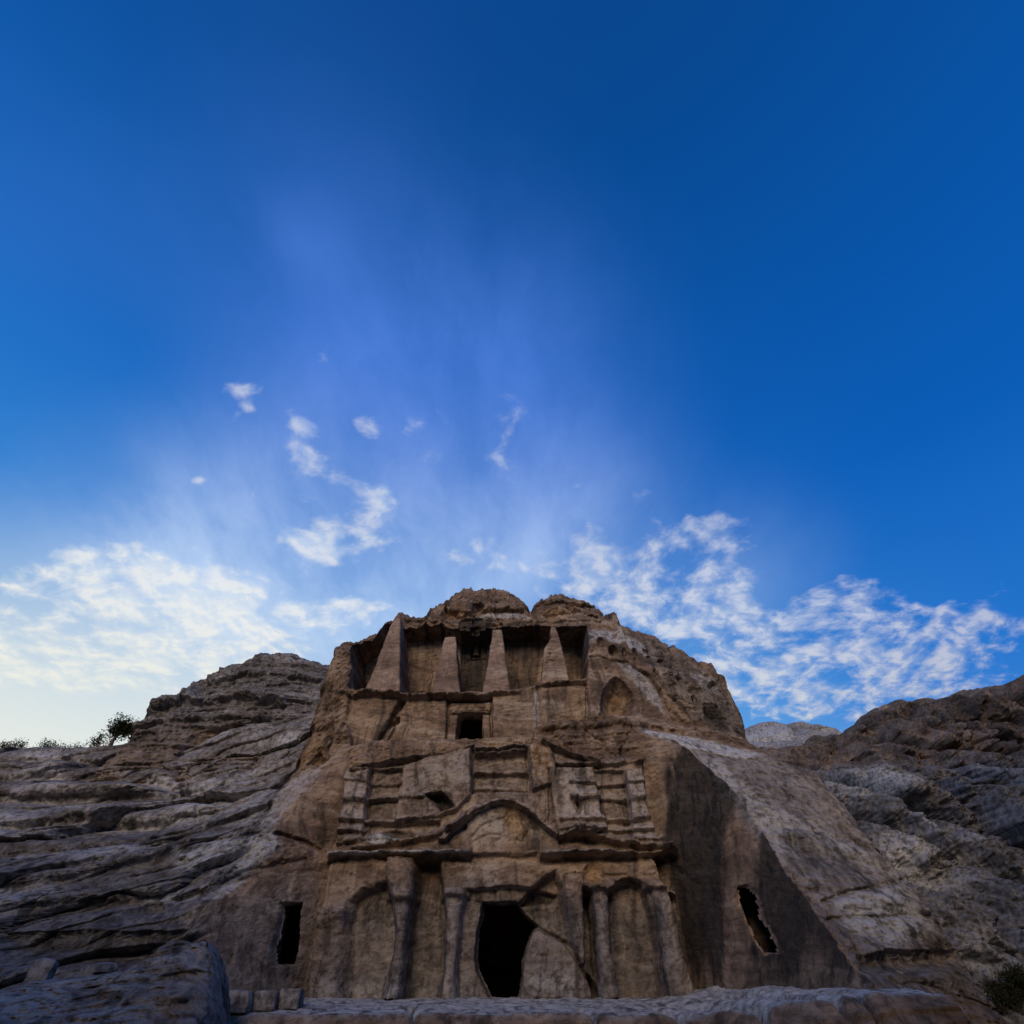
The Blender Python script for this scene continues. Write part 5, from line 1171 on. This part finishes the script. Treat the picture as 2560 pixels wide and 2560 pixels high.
OB = [
    ([(905, 1741), (942, 1655), (958, 1612), (968, 1582), (984, 1546)], [(998, 1741), (999, 1660), (1000, 1600), (1001, 1546)], 34.0, 35.2, 38.8, 'broad left obelisk whose tip meets the skyline', []),
    ([(1077, 1738), (1086, 1700), (1098, 1650), (1108, 1602), (1112, 1594)], [(1150, 1738), (1146, 1690), (1142, 1640), (1139, 1600), (1138, 1593)], 34.0, 35.0, 38.8, None, []),
    ([(1205, 1735), (1214, 1690), (1222, 1640), (1229, 1595), (1231, 1574)], [(1277, 1735), (1269, 1680), (1262, 1630), (1257, 1590), (1254, 1574)], 34.0, 35.0, 38.9, None, []),
    ([(1351, 1714), (1356, 1680), (1358, 1640), (1360, 1622), (1372, 1606), (1378, 1592), (1374, 1584), (1378, 1568)], [(1426, 1714), (1416, 1670), (1408, 1630), (1400, 1600), (1394, 1580), (1390, 1568)], 34.0, 34.9, 38.8, 'chipped right obelisk with a narrow broken tip',
     [(1372, 1632, .10, .07, .25), (1385, 1632, .2, .04, .1), (1364, 1658, .09, .06, .25), (1378, 1652, .3, .05, .22), (1390, 1645, .2, .03, .15), (1380, 1622, .25, .03, .12)]),
]
for k, (l, r, y0, y1, yb, lab, holes) in enumerate(OB):
    le, re_ = edge(y0, y1, l), edge(y0, y1, r)
    z0 = min(le[0][0], re_[0][0]) - 0.15; z1 = max(le[-1][0], re_[-1][0])
    hs = [at(u, v, (y0 + y1) / 2)[::2] + (a, c, d) for u, v, a, c, d in holes]
    obelisk(le, re_, z0, z1, y0, y1, yb, 3.0 * k, lab, hs)

# worn figure in the niche
def lathe_blob(name, mat, rings, origin, nseg=16, jitter=0.02, seed=0.0):
    V = []
    for (cx, cy, cz, rx, ry) in rings:
        for q in range(nseg):
            a = 2 * math.pi * q / nseg
            V.append((cx + rx * math.cos(a), cy + ry * math.sin(a), cz))
    V = np.array(V, np.float32)
    V += jitter * np.stack([fbm(V[:, 0] * 3 + s, V[:, 1] * 3, V[:, 2] * 3 + seed, 3) for s in (0, 7, 13)], -1)
    F = []
    for k in range(len(rings) - 1):
        for q in range(nseg):
            F.append((k * nseg + q, k * nseg + (q + 1) % nseg, (k + 1) * nseg + (q + 1) % nseg, (k + 1) * nseg + q))
    o = raw_mesh(name, V - np.array(origin, np.float32), np.array(F), mat)
    return o
nb = at(1190, 1641, 39.1); nh = at(1190, 1594, 39.1)[2] - nb[2]
fig = [(nb[0], nb[1], nb[2] + nh * a, 0.18 * w * 1.45, 0.16 * w * 1.45) for a, w in ((0, .85), (.05, .9), (.25, .72), (.45, .80), (.58, .70), (.68, .95), (.76, 1.0), (.80, .7), (.82, .32), (.86, .42), (.92, .48), (.97, .36), (.995, .08))]
o = lathe_blob('statue', ROCK, fig, tuple(UPP.location), jitter=0.08)
a_ = o.data.attributes.new('varnish', 'FLOAT', 'POINT'); a_.data.foreach_set('value', np.full(len(o.data.vertices), 0.85, np.float32))
o.parent = UPP; o['label'] = 'worn robed statue standing in the niche'

# ------------------------------------------------------------------ loose stones
def stone(name, label, cat, c, size, rot, seed, group=None, round_=0.35, mat=None, pale=0.45):
    n = 12
    V = []; F = []
    def addface(o, du, dv):
        b0 = len(V)
        for i in range(n + 1):
            for j in range(n + 1): V.append(o + du * (i / n) + dv * (j / n))
        for i in range(n):
            for j in range(n):
                a = b0 + i * (n + 1) + j; F.append((a, a + n + 1, a + n + 2, a + 1))
    e = np.eye(3)
    for ax in range(3):
        for sg in (-1, 1):
            a, b_ = e[(ax + 1) % 3], e[(ax + 2) % 3]
            if sg < 0: a, b_ = b_, a
            addface(e[ax] * sg - a - b_, 2 * a, 2 * b_)
    P = np.array(V)
    sph = P / np.linalg.norm(P, axis=1)[:, None] * 1.25
    P = P * (1 - round_) + sph * round_
    P = P * np.array(size) / 2
    nrm = sph / 1.25
    d = 0.10 * fbm(P[:, 0] * 1.4 + seed, P[:, 1] * 1.4, P[:, 2] * 1.4, 4) + 0.05 * fbm(P[:, 0] * 4 + seed, P[:, 1] * 4, P[:, 2] * 6, 3)
    P = P + nrm * d[:, None] * min(size)
    o = raw_mesh(name, P, np.array(F), mat or ROCK, {'pale': np.full(len(P), pale), 'grey': np.full(len(P), 0.6)})
    bm_merge(o)
    o.location = (c[0], c[1], c[2]); o.rotation_euler = rot
    return tag(o, label, cat, group)
def bm_merge(o):
    import bmesh
    bm = bmesh.new(); bm.from_mesh(o.data)
    bmesh.ops.remove_doubles(bm, verts=bm.verts, dist=1e-4)
    bm.to_mesh(o.data); bm.free()
    o.data.polygons.foreach_set('use_smooth', np.ones(len(o.data.polygons), bool))
for (u0, u1, v0, v1, lab, rr, sd) in ((522, 622, 2476, 2524, 'long rounded stone block, leftmost of three in a row by the ledge', 0.35, 1.0), (625, 690, 2476, 2518, 'squarish stone block in the middle of the row by the ledge', 0.15, 4.0), (692, 748, 2472, 2514, 'square-edged stone block nearest the lower facade, end of the row', 0.12, 8.0)):
    Y = 25.4 + (u0 - 520) * 0.006
    a, b_ = at(u0, v1, Y), at(u1, v0, Y)
    stone('stone_block', lab, 'stone block', ((a[0] + b_[0]) / 2, Y + 0.5, (a[2] + b_[2]) / 2 - 0.05), (b_[0] - a[0] - 0.02, 0.95, b_[2] - a[2] + 0.1), (0, 0, 0.05), sd, 'stone blocks laid in a row', rr)

for (u, v, w_, h_, Y, lab, sd) in ((2217, 1772, 26, 22, 58.5, 'small rounded knob of rock on the right skyline, left of its neighbour', 15.0), (2285, 1766, 34, 24, 58.2, 'blocky boulder perched on the right skyline', 19.0),
                               (245, 2428, 62, 30, 21.2, 'low rounded boulder on the ridge at lower left', 23.0), (100, 2432, 50, 46, 22.5, 'pale pointed boulder near the left edge at bottom', 27.0)):
    c_ = at(u, v + 8, Y); k_ = Y / ray(u, v)[1] / FOC
    stone('boulder', lab, 'boulder', c_, (w_ * k_ * 1.1, w_ * k_, h_ * k_ * 1.35), (0.1, 0.15, sd), sd, None, 0.55, ROCK_FAR if Y > 40 else ROCK, 0.0 if Y > 40 else 0.25)

# ------------------------------------------------------------------ shrubs and the small tree on the left skyline
def leaf_mat(name, c1, c2):
    m = bpy.data.materials.new(name); m.use_nodes = True
    t = m.node_tree; t.nodes.clear(); b = NB(t)
    oi = b.n('ShaderNodeNewGeometry').outputs['Position']
    c = b.mix(b.ss(b.noise(oi, 3.0, 2.0), 0.35, 0.65), c1, c2)
    d = b.n('ShaderNodeBsdfDiffuse'); b.put(d.inputs[0], c)
    tr = b.n('ShaderNodeBsdfTranslucent'); b.put(tr.inputs[0], c)
    mx = b.n('ShaderNodeMixShader'); mx.inputs[0].default_value = 0.3
    t.links.new(d.outputs[0], mx.inputs[1]); t.links.new(tr.outputs[0], mx.inputs[2])
    o = b.n('ShaderNodeOutputMaterial'); t.links.new(mx.outputs[0], o.inputs[0])
    return m
LEAF = leaf_mat('shrub_leaf', (0.030, 0.036, 0.016), (0.060, 0.062, 0.028))
def bark():
    m = bpy.data.materials.new('bark'); m.use_nodes = True
    b = NB(m.node_tree); bs = m.node_tree.nodes['Principled BSDF']
    P = b.n('ShaderNodeNewGeometry').outputs['Position']
    b.put(bs.inputs['Base Color'], b.mix(b.ss(b.noise(P, 9.0, 4.0), 0.35, 0.65), (0.05, 0.038, 0.028), (0.12, 0.095, 0.07)))
    bs.inputs['Roughness'].default_value = 0.9
    return m
BARK = bark()
def tube(V, F, pts, radii, n=6):
    b0 = len(V)
    for k, (p, r) in enumerate(zip(pts, radii)):
        p = np.array(p)
        d = np.array(pts[min(k + 1, len(pts) - 1)]) - np.array(pts[max(k - 1, 0)]); d = d / (np.linalg.norm(d) + 1e-9)
        a = np.cross(d, (0.3, 1, 0.2)); a /= np.linalg.norm(a) + 1e-9; c = np.cross(d, a)
        for q in range(n):
            an = 2 * math.pi * q / n; V.append(p + r * (a * math.cos(an) + c * math.sin(an)))
    for k in range(len(pts) - 1):
        for q in range(n):
            F.append((b0 + k * n + q, b0 + k * n + (q + 1) % n, b0 + (k + 1) * n + (q + 1) % n, b0 + (k + 1) * n + q))
def plant(name, label, cat, base, tips_fn, nleaf, leaf, spread, seed, group=None, trunk_r=0.06, crown='crown', stem='trunk'):
    r = np.random.RandomState(seed)
    root = thing(name, tuple(base), label, cat, group)
    V, F = [], []; tips = []
    tips_fn(r, V, F, tips)
    o = raw_mesh(stem, np.array(V), np.array(F), BARK); o.parent = root
    LV, LF = [], []
    for k in range(nleaf):
        c, rad = tips[r.randint(len(tips))]
        p = np.array(c) + r.normal(size=3) * rad * spread
        u = r.normal(size=3); u /= np.linalg.norm(u); w = np.cross(u, r.normal(size=3)); w /= np.linalg.norm(w) + 1e-9
        s = leaf * (0.6 + 0.8 * r.rand())
        b0 = len(LV); LV += [p - u * s, p + w * s * 0.45, p + u * s, p - w * s * 0.45]; LF.append((b0, b0 + 1, b0 + 2, b0 + 3))
    o = raw_mesh(crown, np.array(LV), np.array(LF), LEAF, smooth=False); o.parent = root
    return root
def tree_tips(hh, ww, lean):
    def fn(r, V, F, tips):
        top = np.array([lean, 0, hh * 0.34])
        tube(V, F, [(0, 0, -0.3), (0.05, 0, hh * 0.15), (lean * 0.5, 0.05, hh * 0.3), tuple(top)], [0.16, 0.13, 0.10, 0.08])
        for k in range(22):
            a = r.rand() * 6.283; el = 0.15 + r.rand() * 1.2
            L_ = (0.35 + 0.65 * r.rand())
            tip = top + np.array([math.cos(a) * math.cos(el) * ww * L_, math.sin(a) * math.cos(el) * ww * 0.8 * L_, math.sin(el) * hh * 0.5 * L_])
            mid = (top + tip) / 2 + r.normal(size=3) * 0.08
            tube(V, F, [tuple(top), tuple(mid), tuple(tip)], [0.05, 0.03, 0.012], 5)
            tips.append((tip, 0.30)); tips.append((mid * 0.4 + tip * 0.6, 0.24))
    return fn
def bush_tips(hh, ww, n=26, up=0.6):
    def fn(r, V, F, tips):
        for k in range(n):
            a = r.rand() * 6.283; o = (r.rand() - 0.5) * ww
            tip = np.array([o + math.cos(a) * 0.3 * ww * 0.5, math.sin(a) * 0.35, hh * (0.35 + up * r.rand()) * (1 - 0.5 * abs(o / ww))])
            st = np.array([o * 0.7, 0, -0.15]); mid = (st + tip) / 2 + r.normal(size=3) * 0.05
            tube(V, F, [tuple(st), tuple(mid), tuple(tip)], [0.025, 0.018, 0.008], 4)
            tips.append((tip, 0.13)); tips.append((mid, 0.15))
    return fn
def sc(u, v, Y): return Y / ray(u, v)[1] / FOC       # metres per photo pixel at that distance
b0 = at(276, 1862, 44.2); s_ = sc(276, 1830, 44.2)
plant('tree', 'small dark round-crowned tree against the bright sky at left', 'tree', b0, tree_tips(74 * s_, 42 * s_, 0.35), 2600, 0.085, 0.9, 3)
b0 = at(243, 1868, 44.4)
plant('shrub', 'sparse leggy shrub at the foot of the small skyline tree', 'shrub', b0, bush_tips(34 * s_, 40 * s_, 22), 420, 0.075, 1.1, 5, 'skyline shrubs', crown='foliage', stem='stem')
s_ = sc(50, 1866, 46)
for u, w, hh, nl, lab, sd in ((30, 68, 26, 900, 'wide low dark shrub at the left edge of the skyline', 11), (113, 36, 24, 650, 'compact spiky shrub standing alone on the left skyline', 12), (158, 40, 12, 380, 'very low shrub just right of the compact spiky one', 13), (188, 34, 16, 260, 'thin wispy low shrub nearest the small skyline tree', 14), (-2, 30, 22, 300, 'shrub cut off by the left edge of the picture', 15)):
    b0 = at(u, 1874, 46.2)
    plant('shrub', lab, 'shrub', b0, bush_tips(hh * s_ * 0.95, w * s_, 30, 0.5), nl, 0.055, 1.1, sd, 'skyline shrubs', crown='foliage', stem='stem')
# dark scrub in the gully at lower right
s_ = sc(2500, 2450, 31)
for u, v, w, hh, lab, sd in ((2515, 2505, 60, 30, 'dark scrub bush in the gully at the lower right', 21), (2545, 2450, 40, 20, 'smaller dark bush higher in the gully at right', 22)):
    b0 = at(u, v + 10, 31.5)
    plant('shrub', lab, 'shrub', b0, bush_tips(hh * s_ * 1.4, w * s_, 46, 0.6), 1500, 0.06, 1.2, sd, 'gully scrub', crown='foliage', stem='stem')
